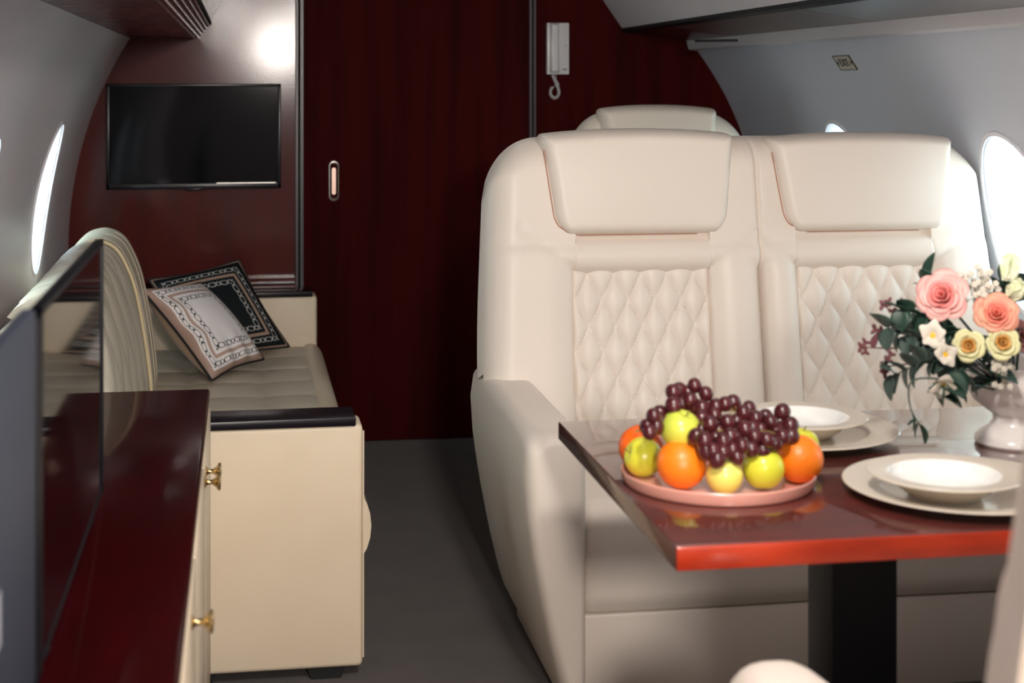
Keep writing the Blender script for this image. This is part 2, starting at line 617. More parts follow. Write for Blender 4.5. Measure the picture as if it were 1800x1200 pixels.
bm = bmesh.new()
loops = []
for w, hh, dy in ((0.0195, 0.076, 0.0), (0.0185, 0.075, -0.006), (0.0150, 0.070, -0.007), (0.0125, 0.063, -0.001), (0.0115, 0.062, 0.004)):
    loops.append([bm.verts.new((h.x + x, YB + 0.006 + dy, h.z + z)) for x, z in stadium(w, hh)])
for A, B in zip(loops, loops[1:]):
    for k in range(len(A)):
        bm.faces.new((A[k], A[(k + 1) % len(A)], B[(k + 1) % len(A)], B[k]))
bm.faces.new(loops[-1])
hd = link('door_handle', bm, M['steel'], door)
hd['label'] = 'recessed oval metal door pull'
bm = bmesh.new()
lo = [[bm.verts.new((h.x + x, YB + 0.006 + dy, h.z - 0.001 + z)) for x, z in stadium(w, hh)] for w, hh, dy in
      ((0.0085, 0.052, 0.0035), (0.0075, 0.051, -0.001))]
for k in range(len(lo[0])):
    bm.faces.new((lo[0][k], lo[0][(k + 1) % len(lo[0])], lo[1][(k + 1) % len(lo[0])], lo[1][k]))
bm.faces.new(lo[1])
link('handle_insert', bm, M['steel_pale'], hd)
# two low wooden rails on the bulkhead above the far sofa arm
for nm, z0, z1, d in (('trim_15', 0.622, 0.634, 0.05), ('trim_16', 0.5985, 0.611, 0.07)):
    struct(nm, bbox((-0.45, YB - d, z0), (0.197, YB, z1), 0.002), M['mahogany_lit'] if 0 else M['mahogany'], False,
           'narrow mahogany ledge on the bulkhead above the sofa arm')

# ------------------------------------------------------------------ wall television
a, b = P(187, 147, Y=YB - 0.06), P(494, 330, Y=YB - 0.06)
t = thing('wall_television', 'black flat television mounted on the mahogany bulkhead above the sofa', 'television',
          ((a.x + b.x) / 2, YB, (a.z + b.z) / 2))
hwid, hhei = (b.x - a.x) / 2, (a.z - b.z) / 2
bm = bmesh.new()
fw = 0.011
box(bm, (-hwid, -0.062, -hhei), (-hwid + fw, -0.045, hhei), 0.002)
box(bm, (hwid - fw, -0.062, -hhei), (hwid, -0.045, hhei), 0.002)
box(bm, (-hwid, -0.062, hhei - fw), (hwid, -0.045, hhei), 0.002)
box(bm, (-hwid, -0.062, -hhei), (hwid, -0.045, -hhei + 0.020), 0.002)
box(bm, (-0.03, -0.060, -hhei - 0.007), (0.03, -0.047, -hhei + 0.004), 0.002)
link('bezel', bm, M['black_cap'], t)
link('back_housing', bbox((-hwid + 0.01, -0.050, -hhei + 0.01), (hwid - 0.01, -0.02, hhei - 0.01), 0.006), M['black'], t)
link('screen', bbox((-hwid + 0.009, -0.055, -hhei + 0.018), (hwid - 0.009, -0.049, hhei - 0.009)), M['wall_screen'], t, False)
link('wall_bracket', bbox((-0.1, -0.022, -0.08), (0.1, 0.0, 0.08)), M['black'], t)
link('rim_strip', bbox((0.08, -0.0635, -hhei + 0.0185), (hwid - 0.02, -0.0618, -hhei + 0.0215)), M['steel'], t, False)

# ------------------------------------------------------------------ wall phone
a, b = P(961, 40, Y=YB - 0.02), P(1000, 131, Y=YB - 0.02)
ph = thing('wall_phone', 'white wall intercom phone with coiled cord beside the door profile', 'phone',
           ((a.x + b.x) / 2, YB, (a.z + b.z) / 2))
w2, h2 = (b.x - a.x) / 2, (a.z - b.z) / 2
base = link('base', bbox((-w2, -0.028, -h2), (w2, 0, h2), 0.004), M['plastic'], ph)
bm = bmesh.new()
hs = slab(lambda u, v, s: Vector((-w2 + 0.010 + 0.036 * u,
                                  (-0.030 if s == 0 else -0.027) - (0.022 * roll(min(u, 1 - u), 0.3) * (0.75 + 0.25 * math.cos(2 * PI * v)) * roll(min(v, 1 - v), 0.06) if s == 0 else 0),
                                  -h2 + 0.006 + (2 * h2 - 0.008) * v)), 10, 24, vs=ease(24))
link('handset', hs, M['plastic'], ph)
for z, r in ((0.030, 0.0016), (0.012, 0.004)):
    bm = bmesh.new()
    lathe(bm, [(0, 0), (r, 0), (r, 0.002), (0, 0.003)], 16)
    link('button', bm, M['plastic_grey'], ph, loc=(w2 - 0.014, -0.028, z), rot=(PI / 2, 0, 0))
link('maker_mark', bbox((w2 - 0.026, -0.0288, -h2 + 0.018), (w2 - 0.010, -0.0278, -h2 + 0.022)), M['ink'], ph, False)
# coiled cord: down, round a loop, back up
path = []
cxl, czl = -w2 + 0.033, -h2 - 0.072
for k in range(12):
    tt = k / 11
    path.append((-w2 + 0.025 + 0.022 * tt, -h2 - 0.002 - 0.050 * tt))
for k in range(1, 34):
    a_ = math.radians(55 - 300 * k / 33)
    path.append((cxl + 0.017 * math.cos(a_), czl + 0.004 + 0.022 * math.sin(a_)))
path += [(-w2 + 0.042, -h2 - 0.040), (-w2 + 0.049, -h2 - 0.035)]
dense = []
for i in range(len(path) - 1):
    for j in range(8):
        q = j / 8
        dense.append((path[i][0] * (1 - q) + path[i + 1][0] * q, path[i][1] * (1 - q) + path[i + 1][1] * q))
coil = []
s_ = 0
for i in range(len(dense) - 1):
    dx, dz = dense[i + 1][0] - dense[i][0], dense[i + 1][1] - dense[i][1]
    L = math.hypot(dx, dz) or 1e-6
    s_ += L
    aa = 2 * PI * s_ / 0.0042
    nx, nz = -dz / L, dx / L
    coil.append((dense[i][0] + nx * 0.0052 * math.cos(aa), -0.012 + 0.0052 * math.sin(aa), dense[i][1] + nz * 0.0052 * math.cos(aa)))
bm = bmesh.new()
tube(bm, coil, 0.0015, 5)
tube(bm, [(-w2 + 0.036, -0.014, -h2 + 0.004), (-w2 + 0.038, -0.016, -h2 - 0.02), (-w2 + 0.049, -0.014, -h2 - 0.035)], 0.0013, 6)
link('coiled_cord', bm, M['plastic'], ph)

# ------------------------------------------------------------------ EXIT plate on the right wall
sz, sy = 1.420, 4.43
sx = wall_x(sz, True)
slope = math.atan2(wall_x(sz + 0.02, True) - wall_x(sz - 0.02, True), 0.04)   # wall leans inwards
ex = thing('exit_sign', 'small gold EXIT plate on the pale right wall', 'sign', (sx, sy, sz))
ex.rotation_euler = (0, slope, 0)
link('plate', bbox((-0.003, -0.064, -0.026), (-0.0005, 0.064, 0.026)), M['label'], ex, False)
bm = bmesh.new()
for lo_, hi_ in (((-0.004, -0.064, 0.0245), (-0.001, 0.064, 0.026)), ((-0.004, -0.064, -0.026), (-0.001, 0.064, -0.0245)),
                 ((-0.004, -0.064, -0.026), (-0.001, -0.0615, 0.026)), ((-0.004, 0.0615, -0.026), (-0.001, 0.064, 0.026))):
    box(bm, lo_, hi_)
link('border', bm, M['ink'], ex, False)


def text(body, size, material, parent, loc, rot, ext=0.0004, name='lettering'):
    cu = bpy.data.curves.new(name, 'FONT')
    cu.body = body
    cu.size = size
    cu.extrude = ext
    cu.align_x = 'CENTER'
    cu.align_y = 'CENTER'
    cu.materials.append(material)
    tmp = bpy.data.objects.new(name, cu)
    COL.objects.link(tmp)
    dg = bpy.context.evaluated_depsgraph_get()
    dg.update()
    me = bpy.data.meshes.new_from_object(tmp.evaluated_get(dg))
    bpy.data.objects.remove(tmp, do_unlink=True)
    oo = bpy.data.objects.new(name, me)
    COL.objects.link(oo)
    oo.parent = parent
    oo.location = loc
    oo.rotation_euler = rot
    return oo


tx = text('EXIT', 0.036, M['ink'], ex, (-0.0040, 0, 0), (PI / 2, 0, -PI / 2))
tx.scale = (0.95, 1.0, 1)
for sg in (-1, 1):
    bm = bmesh.new()
    v = [bm.verts.new((x, sg * yy, zz)) for x in (-0.0045, -0.0032) for yy, zz in ((0.058, 0), (0.048, 0.007), (0.048, -0.007))]
    bm.faces.new(v[:3]); bm.faces.new(v[3:][::-1])
    for k in range(3):
        bm.faces.new((v[k], v[(k + 1) % 3], v[3 + (k + 1) % 3], v[3 + k]))
    link('arrow', bm, M['ink'], ex, False)

# dark rod under the right soffit
a, b = P(1222, 72, Y=4.95), P(1296, 71, Y=4.85)
bm = bmesh.new()
tube(bm, [a, b], 0.0045, 8)
rod = link('rail_rod', bm, M['black_cap'])
tag(rod, 'thin dark rod under the right overhead soffit', 'rod')

# ------------------------------------------------------------------ sofa
SY0, SY1 = 3.495, 5.79
sofa = thing('sofa', 'cream leather sofa along the left wall with black-capped arms', 'sofa', (0, 0, 0))


def sofa_arm(y0, y1, front):
    bm = bmesh.new()
    box(bm, (-0.56, y0, 0.028), (0.272, y1, 0.579), 0.012, 3)
    o = link('arm', bm, M['sofa_arm'], sofa)
    bm = bmesh.new()
    box(bm, (-0.57, y0 - 0.006, 0.577), (0.256, y1 + 0.002, 0.597), 0.003, 2)
    c = link('arm_cap', bm, M['black_cap'], o)
    c['label'] = 'black arm cap'
    return o


arm_near = sofa_arm(SY0, SY0 + 0.115, True)
arm_far = sofa_arm(5.655, 5.785, False)
# seam on near arm edge
bm = bmesh.new()
tube(bm, [(0.2725, SY0 + 0.001, 0.05), (0.273, SY0 + 0.001, 0.565)], 0.0022, 6)
link('welt', bm, M['sofa_arm'], arm_near)
# base and feet
link('base', bbox((-0.50, 3.61, 0.03), (0.235, 5.655, 0.27), 0.01), M['sofa_arm'], sofa)
for x, y in ((0.19, 3.54), (-0.10, 3.54), (0.19, 5.72), (-0.4, 5.72)):
    bm = bmesh.new()
    prism(bm, [(-0.045, 0.032), (0.045, 0.032), (0.034, 0.0), (-0.034, 0.0)], y - 0.03, y + 0.03)
    link('foot', bm, M['black'], sofa, False, loc=(x, 0, 0))


def seat_fn(u, v, s):
    y = 3.612 + (5.652 - 3.612) * v
    # cross-section: from the back (u=0) to the rounded front (u=1)
    if u < 0.72:
        x = -0.46 + (0.235 + 0.46) * (u / 0.72)
        z = 0.385
        nx, nz = 0, 1
    else:
        a_ = PI / 2 * 1.25 * (u - 0.72) / 0.28
        x = 0.215 + 0.075 * math.sin(a_) + 0.02 * (1 - abs(2 * ((u - 0.72) / 0.28) - 1))
        z = 0.295 + 0.09 * math.cos(a_)
        nx, nz = math.sin(a_), math.cos(a_)
    q = squares(x - 0.06, y - 0.02, 0.232, 0.2265, 0.3)
    e = roll(min(v, 1 - v) * 2.04, 0.03)
    h_ = -0.012 + 0.018 * q + 0.012 * e - 0.012
    if s:
        return Vector((x - 0.05 * nx, y, z - 0.10 * nz - 0.02 * nx))
    return Vector((x + nx * h_, y, z + nz * h_ + 0.012))


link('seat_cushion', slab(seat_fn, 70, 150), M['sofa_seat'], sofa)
# bolster bulge at the front of the seat, seen beyond the arm
bm = bmesh.new()
for (y0, y1) in ((3.60, 5.65),):
    pr = []
    for k in range(20):
        a_ = 2 * PI * k / 20
        pr.append((0.246 + 0.054 * math.cos(a_), 0.318 + 0.090 * math.sin(a_)))
    prism(bm, pr, y0, y1)
link('front_roll', bm, M['sofa_arm'], sofa)

BACKP = [(-0.30, 0.36), (-0.276, 0.42), (-0.284, 0.53), (-0.300, 0.64), (-0.322, 0.75), (-0.348, 0.82), (-0.378, 0.868),
         (-0.423, 0.889), (-0.47, 0.880), (-0.500, 0.855)]


def spl(pts, t):
    n = len(pts) - 1
    f = max(0, min(n - 1e-6, t * n))
    i = int(f)
    q = f - i
    p0, p1, p2, p3 = pts[max(i - 1, 0)], pts[i], pts[i + 1], pts[min(i + 2, n)]
    r = []
    for k in range(len(p1)):
        r.append(0.5 * (2 * p1[k] + (p2[k] - p0[k]) * q + (2 * p0[k] - 5 * p1[k] + 4 * p2[k] - p3[k]) * q * q +
                        (3 * p1[k] - p0[k] - 3 * p2[k] + p3[k]) * q ** 3))
    return r


def back_fn(ya, yb, off, quilt):
    def fn(u, v, s):
        y = ya + (yb - ya) * u
        x, z = spl(BACKP, v)
        x2, z2 = spl(BACKP, min(1, v + 0.01))
        x1, z1 = spl(BACKP, max(0, v - 0.01))
        tx, tz = x2 - x1, z2 - z1
        L = math.hypot(tx, tz) or 1
        nx, nz = tz / L, -tx / L
        drop = -0.015 * ((yb - y) / (yb - ya)) * v
        e = roll(min(u, 1 - u) * (yb - ya), 0.05)
        if s:
            return Vector((-0.50 - 0.015 * v, y, min(z, 0.84) * 0.99 + drop))
        q = diamonds(y, z * 1.0 + 0.08, 0.20, 0.42, 0.3) * quilt
        h_ = off * e + q * e
        return Vector((x + nx * h_ - 0.03 * (1 - e), y, z + nz * h_ + drop - 0.02 * (1 - e) * v))
    return fn


# end section (plain, stitched) and the long quilted section with a piped edge
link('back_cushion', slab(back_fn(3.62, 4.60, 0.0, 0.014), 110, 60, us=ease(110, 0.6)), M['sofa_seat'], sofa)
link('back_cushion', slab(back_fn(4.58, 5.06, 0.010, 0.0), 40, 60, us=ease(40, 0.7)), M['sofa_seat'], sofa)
bm = bmesh.new()
tube(bm, [(lambda p: (p[0] + 0.014, 4.592, p[1] + 0.008))(spl(BACKP, k / 30)) for k in range(2, 31)], 0.005, 8)
link('piping', bm, M['piping'], sofa)
bm = bmesh.new()
for yy in (4.72, 4.86, 4.96):
    tube(bm, [(lambda p: (p[0] + 0.0105, yy, p[1] + 0.004))(spl(BACKP, k / 30)) for k in range(2, 31)], 0.0010, 5)
link('stitching', bm, M['sofa_arm'], sofa)
link('back_frame', bbox((-0.56, 3.62, 0.25), (-0.485, 5.04, 0.78), 0.01), M['sofa_arm'], sofa)


# ------------------------------------------------------------------ throw pillows
def chain_dist(s, t, Ltot):
    """distance to a chain of alternating long and round links; s along, t across"""
    per = Ltot / max(1, round(Ltot / 0.060))
    c = (s / per) % 1.0 * per
    # long link centred at 0.35*per, round link centred at 0.85*per
    best = 9
    for ctr, rx, ry in ((0.36 * per, 0.0165, 0.0095), (0.36 * per - per, 0.0165, 0.0095), (0.36 * per + per, 0.0165, 0.0095),
                        (0.86 * per, 0.0085, 0.0085), (0.86 * per - per, 0.0085, 0.0085)):
        dx, dy = (c - ctr), t
        k = ((abs(dx) / rx) ** 2.6 + (abs(dy) / ry) ** 2.6) ** (1 / 2.6)
        best = min(best, abs(k - 1) * min(rx, ry))
    return best


def pillow_color(u, v, S, scheme):
    x, y = u * S, v * S
    e = min(x, y, S - x, S - y)
    base, band, border, line = scheme
    # along-edge coordinate
    if e == x or e == S - x:
        s = y
    else:
        s = x
    col = base
    if e < (0.007 if base[0] < 0.1 else 0.020):
        col = border
    elif 0.060 < e < 0.074:
        col = band
    for inset in (0.040, 0.098):
        d = chain_dist(s - inset, e - inset, S - 2 * inset)
        if d < 0.0013 and abs(e - inset) < 0.016:
            col = line
    return col


def pillow(name, corners, thick, scheme, material, label, group, crease, n=190, S=0.42):
    BL, BR, TR, TL = [Vector(c) for c in corners]
    nrm = (BR - BL).cross(TL - BL).normalized()
    rnd = random.Random(3)
    root = thing(name, label, 'pillow', (BL + BR) / 2, 0, group)
    off = (BL + BR) / 2

    def fn(u, v, s):
        # concave edges
        uu = u
        vv = v
        p = BL * (1 - uu) * (1 - vv) + BR * uu * (1 - vv) + TR * uu * vv + TL * (1 - uu) * vv
        c = (BL + BR + TR + TL) / 4
        k = 0.075 * (math.sin(PI * u) * (2 * abs(v - 0.5)) ** 6 + math.sin(PI * v) * (2 * abs(u - 0.5)) ** 6)
        p = p + (c - p) * k
        h_ = thick * (math.sin(PI * u) * math.sin(PI * v)) ** 0.42
        if s == 0:
            h_ += crease * math.sin(u * 23 + 5 * v) * math.sin(PI * u) * (1 - v) * math.exp(-((v - 0.1) / 0.2) ** 2)
            h_ += crease * 1.2 * math.sin(v * 19 + 4 * u) * math.exp(-((u - 0.12) / 0.09) ** 2) * math.sin(PI * v)
        return p + nrm * (h_ if s == 0 else -h_ * 1.15) - off

    bm = bmesh.new()
    F = [[bm.verts.new(fn(i / n, j / n, 0)) for j in range(n + 1)] for i in range(n + 1)]
    for i in range(n):
        for j in range(n):
            bm.faces.new((F[i][j], F[i + 1][j], F[i + 1][j + 1], F[i][j + 1]))
    me_cols = [pillow_color(i / n, j / n, S, scheme) for i in range(n + 1) for j in range(n + 1)]
    o = link('front_cover', bm, M[material], root)
    at = o.data.attributes.new('pattern', 'FLOAT_COLOR', 'POINT')
    for i, c in enumerate(me_cols):
        at.data[i].color = (c[0], c[1], c[2], 1)
    m2 = 40
    bm = sheet(lambda u, v: fn(u, v, 1), m2, m2)
    link('back_cover', bm, M['pillow_back'], root)
    ed = [fn(k / 60, 0, 1) for k in range(60)] + [fn(1, k / 60, 1) for k in range(60)] + \
         [fn(1 - k / 60, 1, 1) for k in range(60)] + [fn(0, 1 - k / 60, 1) for k in range(60)]
    bm = bmesh.new()
    tube(bm, ed, 0.0048, 7, True)
    link('piping', bm, M['cord'], root)
    return root


BLK = (0.004, 0.007, 0.009)
TAU = (0.36, 0.25, 0.19)
WHT = (0.88, 0.84, 0.84)
bl, br, tr, tl = P(352, 640, Y=5.40), P(508, 609, Y=5.47), P(420, 457, Y=5.60), P(262, 492, Y=5.50)
pillow('throw_pillow', (bl, br, tr, tl), 0.055, (BLK, TAU, TAU, (0.50, 0.50, 0.48)), 'pillow_black',
       'black pillow with grey chain print leaning against the far sofa arm', 'printed pillows on the sofa', 0.002)
pillow('throw_pillow', (P(372, 668, Y=4.98), P(463, 631, Y=5.19), P(352, 497, Y=5.30), P(248, 508, Y=5.03)), 0.074,
       (WHT, (0.50, 0.36, 0.30), (0.45, 0.31, 0.26), BLK), 'pillow_white',
       'white pillow with black chain print resting in front of the black pillow', 'printed pillows on the sofa', 0.007)

# ------------------------------------------------------------------ low cabinet, left
cab = thing('low_cabinet', 'low cream cabinet with polished red wood top in the left foreground', 'cabinet', (0, 0, 0))
CY0, CY1 = 1.25, 3.462
link('body', bbox((-0.56, CY0 + 0.01, 0.05), (-0.082, CY1 - 0.01, 0.658), 0.003), M['sofa_arm'], cab)
tp = link('top', bbox((-0.58, CY0, 0.658), (-0.070, CY1, 0.678), 0.006, 3), M['cabinet_red'], cab)
link('plinth', bbox((-0.55, CY0 + 0.03, 0.0), (-0.10, CY1 - 0.03, 0.05)), M['black'], cab)
nd = 4
dl = (CY1 - CY0 - 0.03) / nd
for k in range(nd):
    y0 = CY0 + 0.015 + dl * k
    dd = link('door', bbox((-0.082, y0 + 0.003, 0.055), (-0.068, y0 + dl - 0.003, 0.640), 0.003), M['sofa_arm'], cab)
KP = [(-0.0685, 2.965, 0.617), (-0.0685, 2.885, 0.617), (-0.0685, 2.135, 0.617), (-0.0685, 2.03, 0.617)]
doors = [c for c in cab.children if c.name.startswith('door')]
for (x, y, z), di in zip(KP, (3, 2, 1, 1)):
    bm = bmesh.new()
    lathe(bm, [(0, 0), (0.010, 0), (0.0105, 0.002), (0.0055, 0.005), (0.0042, 0.009), (0.0045, 0.015), (0.009, 0.021),
               (0.0155, 0.025), (0.016, 0.027), (0.0145, 0.030), (0.0, 0.0315)], 24)
    if (y == 2.03):
        bm.free()
        continue
    k = link('knob', bm, M['brass'], doors[di], loc=(x, y, z), rot=(0, PI / 2, 0))
    k['label'] = 'small brass knob'

# ------------------------------------------------------------------ television on the cabinet, seen along its screen
XT = -0.225
tv = thing('television', 'thin black television standing on the red cabinet top, seen almost edge-on', 'television',
           (XT, 2.15, 0.678))
y0, y1, z0, z1 = 1.735, 2.560, 0.690, 1.101
Z = lambda q: q - 0.678
yy0, yy1 = y0 - 2.15, y1 - 2.15
bm = bmesh.new()
bw = 0.010
box(bm, (-0.010, yy0, Z(z0)), (0.004, yy0 + 0.055, Z(z1)), 0.002)
box(bm, (-0.010, yy1 - bw, Z(z0)), (0.004, yy1, Z(z1)), 0.002)
box(bm, (-0.010, yy0, Z(z1) - bw), (0.004, yy1, Z(z1)), 0.002)
box(bm, (-0.010, yy0, Z(z0)), (0.002, yy1, Z(z0) + 0.010), 0.002)
link('bezel', bm, M['black_satin'], tv)
link('back_housing', bbox((-0.04, yy0 + 0.06, Z(z0) + 0.01), (-0.006, yy1 - 0.06, Z(z1) - 0.16), 0.008), M['black'], tv)
link('screen', bbox((-0.01, yy0 + 0.05, Z(z0) + 0.014), (0.001, yy1 - bw + 0.001, Z(z1) - bw + 0.001)), M['screen'], tv, False)
for yf in (-0.27, 0.27):
    bm = bmesh.new()
    box(bm, (-0.10, yf - 0.012, 0.0), (0.0, yf + 0.012, 0.006), 0.002)
    box(bm, (-0.022, yf - 0.009, 0.005), (-0.006, yf + 0.009, Z(z0) + 0.02), 0.002)
    link('foot', bm, M['black_satin'], tv)
# blue-grey flat panel standing nearer on the same cabinet
pn = thing('display_panel', 'blue-grey flat panel standing nearest on the cabinet at the left edge', 'panel', (XT, 1.44, 0.678))
link('face', bbox((-0.012, -0.17, 0.024), (0.004, 0.285, Z(1.108)), 0.004), M['panel_blue'], pn)
link('back_housing', bbox((-0.045, -0.14, 0.04), (-0.010, 0.22, 0.26), 0.004), M['black'], pn)
link('foot', bbox((-0.08, 0.05, 0.0), (0.0, 0.08, 0.026), 0.003), M['black_satin'], pn)
q = P(-1, 1080, X=XT + 0.005)
link('white_mark', bbox((0.0035, q.y - 1.44 - 0.03, Z(q.z) - 0.03), (0.0048, q.y - 1.44 + 0.008, Z(q.z) + 0.02)), M['white_mark'], pn, False)

# ------------------------------------------------------------------ aircraft double seat
SX = 1.29            # centre of the unit
HWD = 0.700          # half width
XQ = (-0.285, 0.320)  # centres of the two places
SEAM = 0.032


def ztop(x):
    r = 0.16
    ax = abs(x)
    base_ = 1.215
    if ax > HWD - r:
        q_ = min(1.0, (ax - (HWD - r)) / r)
        return base_ - r * 1.05 * (1 - math.sqrt(max(0, 1 - q_ ** 2.2)))
    return base_


def lean(z):
    return 0.60 + 0.17 * (z - 0.42)


def bol(x, z):
    """forward bulge of the side bolsters, the roll under the headrest and the recesses"""
    # nearest place
    if x < SEAM:
        xc = XQ[0]
        e_out = (x + HWD) if x < xc else (SEAM - x)
        wside = (xc - 0.178 + HWD) if x < xc else (SEAM - xc - 0.178)
    else:
        xc = XQ[1]
        e_out = (HWD - x) if x > xc else (x - SEAM)
        wside = (HWD - xc - 0.188) if x > xc else (xc - 0.188 - SEAM)
    ax = abs(x - xc)
    inner = 0.178 if xc < 0 else 0.188
    side = 0.0
    if ax > inner:
        t_ = (ax - inner) / wside
        side = 0.046 * (math.sin(PI * min(1, max(0, t_))) ** 0.45) if (abs(x - SEAM) < 0.16) else \
            0.046 * min(1, (math.sin(PI / 2 * min(1, t_ * 3.2))) ** 0.6)
    # roll between quilt and headrest
    rl = 0.0
    if 0.875 < z < 0.962:
        rl = 0.042 * math.sin(PI * (z - 0.875) / 0.087) ** 0.5
    elif z >= 0.962:
        rl = 0.020
    if ax <= inner:
        b_ = rl
    else:
        fade = smooth01((0.965 - z) / 0.10) if z > 0.865 else 1.0
        b_ = side * fade + max(rl, 0.034 * (1 - fade)) * (1 - fade)
        b_ = max(b_, rl - 0.006 * math.exp(-(ax - inner) / 0.004)) if z < 0.962 else b_
    # centre seam groove and the slanting seams
    g = 0.010 * math.exp(-((x - SEAM) / 0.006) ** 2)
    for sg, xe in ((-1, XQ[0] - 0.178), (1, XQ[0] + 0.178), (-1, XQ[1] - 0.188), (1, XQ[1] + 0.188)):
        dx = (x - xe) * sg
        if 0 < dx < 0.16 and z > 0.86:
            zz = 0.885 + dx * 0.72
            g = max(g, 0.006 * math.exp(-((z - zz) / 0.005) ** 2))
    return b_ - g


def backrest_fn(u, v, s):
    x = -HWD + 2 * HWD * u
    zt = ztop(x)
    z = 0.30 + (zt - 0.30) * v
    tap = 1.0 - (0.045 if x < 0 else 0.04) * smooth01((z - 0.6) / 0.7)
    xx = x * tap if abs(x) > 0.3 else x * (1 + (tap - 1) * smooth01(abs(x) / 0.3))
    if z < 0.60:
        xx = max(-HWD + 0.10, min(HWD - 0.10, xx))
    yb = lean(z)
    if s:
        return Vector((xx * 0.985, yb + 0.13 * roll(min((HWD - abs(x)), zt - z, z - 0.25), 0.1), z))
    e = roll(min(HWD - abs(x), zt - z), 0.075)
    y = yb - bol(x, z) * e + 0.075 * (1 - e)
    return Vector((xx, y, z))


xs_ = sorted(set([round(-HWD + 2 * HWD * q, 5) for q in ease(120, 0.35)] +
                 [round(c + k * 0.004, 5) for c in (XQ[0] - .178, XQ[0] + .178, XQ[1] - .188, XQ[1] + .188, SEAM) for k in range(-3, 4)]))
US = [(x + HWD) / (2 * HWD) for x in xs_]
US[0], US[-1] = 0.0, 1.0


def headrest_fn(xc, w0, w1, zt=1.243):
    zb = 0.965

    def fn(u, v, s):
        z = zb + (zt - zb) * v
        # slightly domed top, rounded bottom corners
        w = w0 + (w1 - w0) * (v ** 0.8)
        cr = 0.060
        dz_ = z - zb
        if dz_ < cr:
            w -= cr * (1 - math.sqrt(max(0, 1 - (1 - dz_ / cr) ** 2)))
        dt = zt - z
        if dt < 0.02:
            w -= 0.02 * (1 - math.sqrt(max(0, 1 - (1 - dt / 0.02) ** 2)))
        x = -w + 2 * w * u
        z2 = z - 0.014 * (abs(x) / w1) ** 2.2 * v
        e = roll(min(w - abs(x), z - zb, (zt - z) * 1.2), 0.032)
        if s:
            return Vector((xc + x, lean(z2) + 0.02 + 0.05 * e * smooth01((v - 0.72) / 0.2), z2))
        puff = 0.012 * math.cos(PI / 2 * min(1, abs(x) / w)) * math.sin(PI * v)
        y = lean(z2) - 0.006 - (0.052 + puff) * e + (0.028) * (1 - e)
        return Vector((xc + x, y, z2))
    return fn


def quilt_fn(xc, w, z0_, z1_):
    def fn(u, v, s):
        x = -w + 2 * w * u
        z = z0_ + (z1_ - z0_) * v
        e = roll(min(w - abs(x), z1_ - z, z - z0_), 0.012)
        if s:
            return Vector((xc + x, lean(z) + 0.01, z))
        q_ = diamonds(x, z - z1_ + 0.018, 0.0695, 0.128, 0.42)
        return Vector((xc + x, lean(z) - (0.003 + 0.016 * q_) * e, z))
    return fn


def arm_fn(mirror):
    """armrest: outer face bulges, tucks in towards the floor; front face is rounded"""
    sg = -1 if mirror else 1
    OUT = [(0.05, 0.085), (0.10, 0.069), (0.20, 0.045), (0.34, 0.018), (0.45, 0.002), (0.55, -0.004), (0.60, 0.004)]
    bm = bmesh.new()

    def outer(z):
        for (za, xa), (zb_, xb) in zip(OUT, OUT[1:]):
            if z <= zb_:
                t_ = max(0, (z - za) / (zb_ - za))
                return xa + (xb - xa) * t_
        return OUT[-1][1]
    ys = [0.0, 0.004, 0.012, 0.025, 0.045, 0.09, 0.2, 0.35, 0.5, 0.62, 0.70, 0.76, 0.80]
    rings = []
    for iy, y in enumerate(ys):
        tuck = 0.030 * (1 - roll(y, 0.045))   # front rounding shrinks the section
        loop = []
        pts = []
        zt = 0.622 - tuck * 0.9
        zb_ = 0.05
        rad = min(0.030 + 0.022 * (1 - smooth01(y / 0.16)), (0.128 - tuck * 0.6 - 0.004 - tuck * 0.8) / 2 - 0.004)
        for k in range(13):   # outer side going up
            z = zb_ + (zt - rad - zb_) * k / 12
            pts.append((outer(z) + tuck * 0.8 + 0.02 * smooth01((y - 0.4) / 0.3) * 0, z))
        xo = pts[-1][0]
        for k in range(1, 6):
            a_ = PI / 2 * k / 5
            pts.append((xo + rad * (1 - math.cos(a_)), zt - rad + rad * math.sin(a_)))
        xi = 0.128 - tuck * 0.6
        for k in range(0, 6):
            a_ = PI / 2 * (1 - k / 5)
            pts.append((xi - rad * (1 - math.cos(a_)), zt - rad + rad * math.sin(a_)))
        for k in range(1, 8):
            z = zt - rad - (zt - rad - zb_) * k / 7
            pts.append((xi, z))
        rings.append([bm.verts.new((-HWD * sg + sg * x, y, z)) for x, z in pts])
    for A, B in zip(rings, rings[1:]):
        n_ = len(A)
        for k in range(n_):
            bm.faces.new((A[k], A[(k + 1) % n_], B[(k + 1) % n_], B[k]))
    bm.faces.new(rings[0])
    bm.faces.new(rings[-1][::-1])
    return bm


def cushion_fn(x0, x1, yf, yb, z0_, z1_):
    def fn(u, v, s):
        x = x0 + (x1 - x0) * u
        if s:
            return Vector((x, yb - 0.02, z0_ + (z1_ - z0_) * 0.5 * v))
        # v: 0 bottom front, up the front face, over the edge, back along the top
        H_, D_ = z1_ - z0_, yb - yf
        L_ = H_ + D_
        d = v * L_
        e = roll(min(x - x0, x1 - x), 0.03)
        r = 0.05
        if d < H_ - r:
            y, z, ny, nz = yf, z0_ + d, -1, 0
        elif d < H_ + r:
            a_ = (d - (H_ - r)) / (2 * r) * PI / 2
            y, z = yf + r * (1 - math.cos(a_)), z1_ - r + r * math.sin(a_)
            ny, nz = -math.cos(a_), math.sin(a_)
        else:
            y, z, ny, nz = yf + (d - H_), z1_, 0, 1
        h_ = -0.022 * (1 - e) + 0.006 * math.sin(PI * u)
        if v < 0.03:
            h_ -= 0.012 * (1 - v / 0.03)
        return Vector((x, y + ny * h_, z + nz * h_))
    return fn


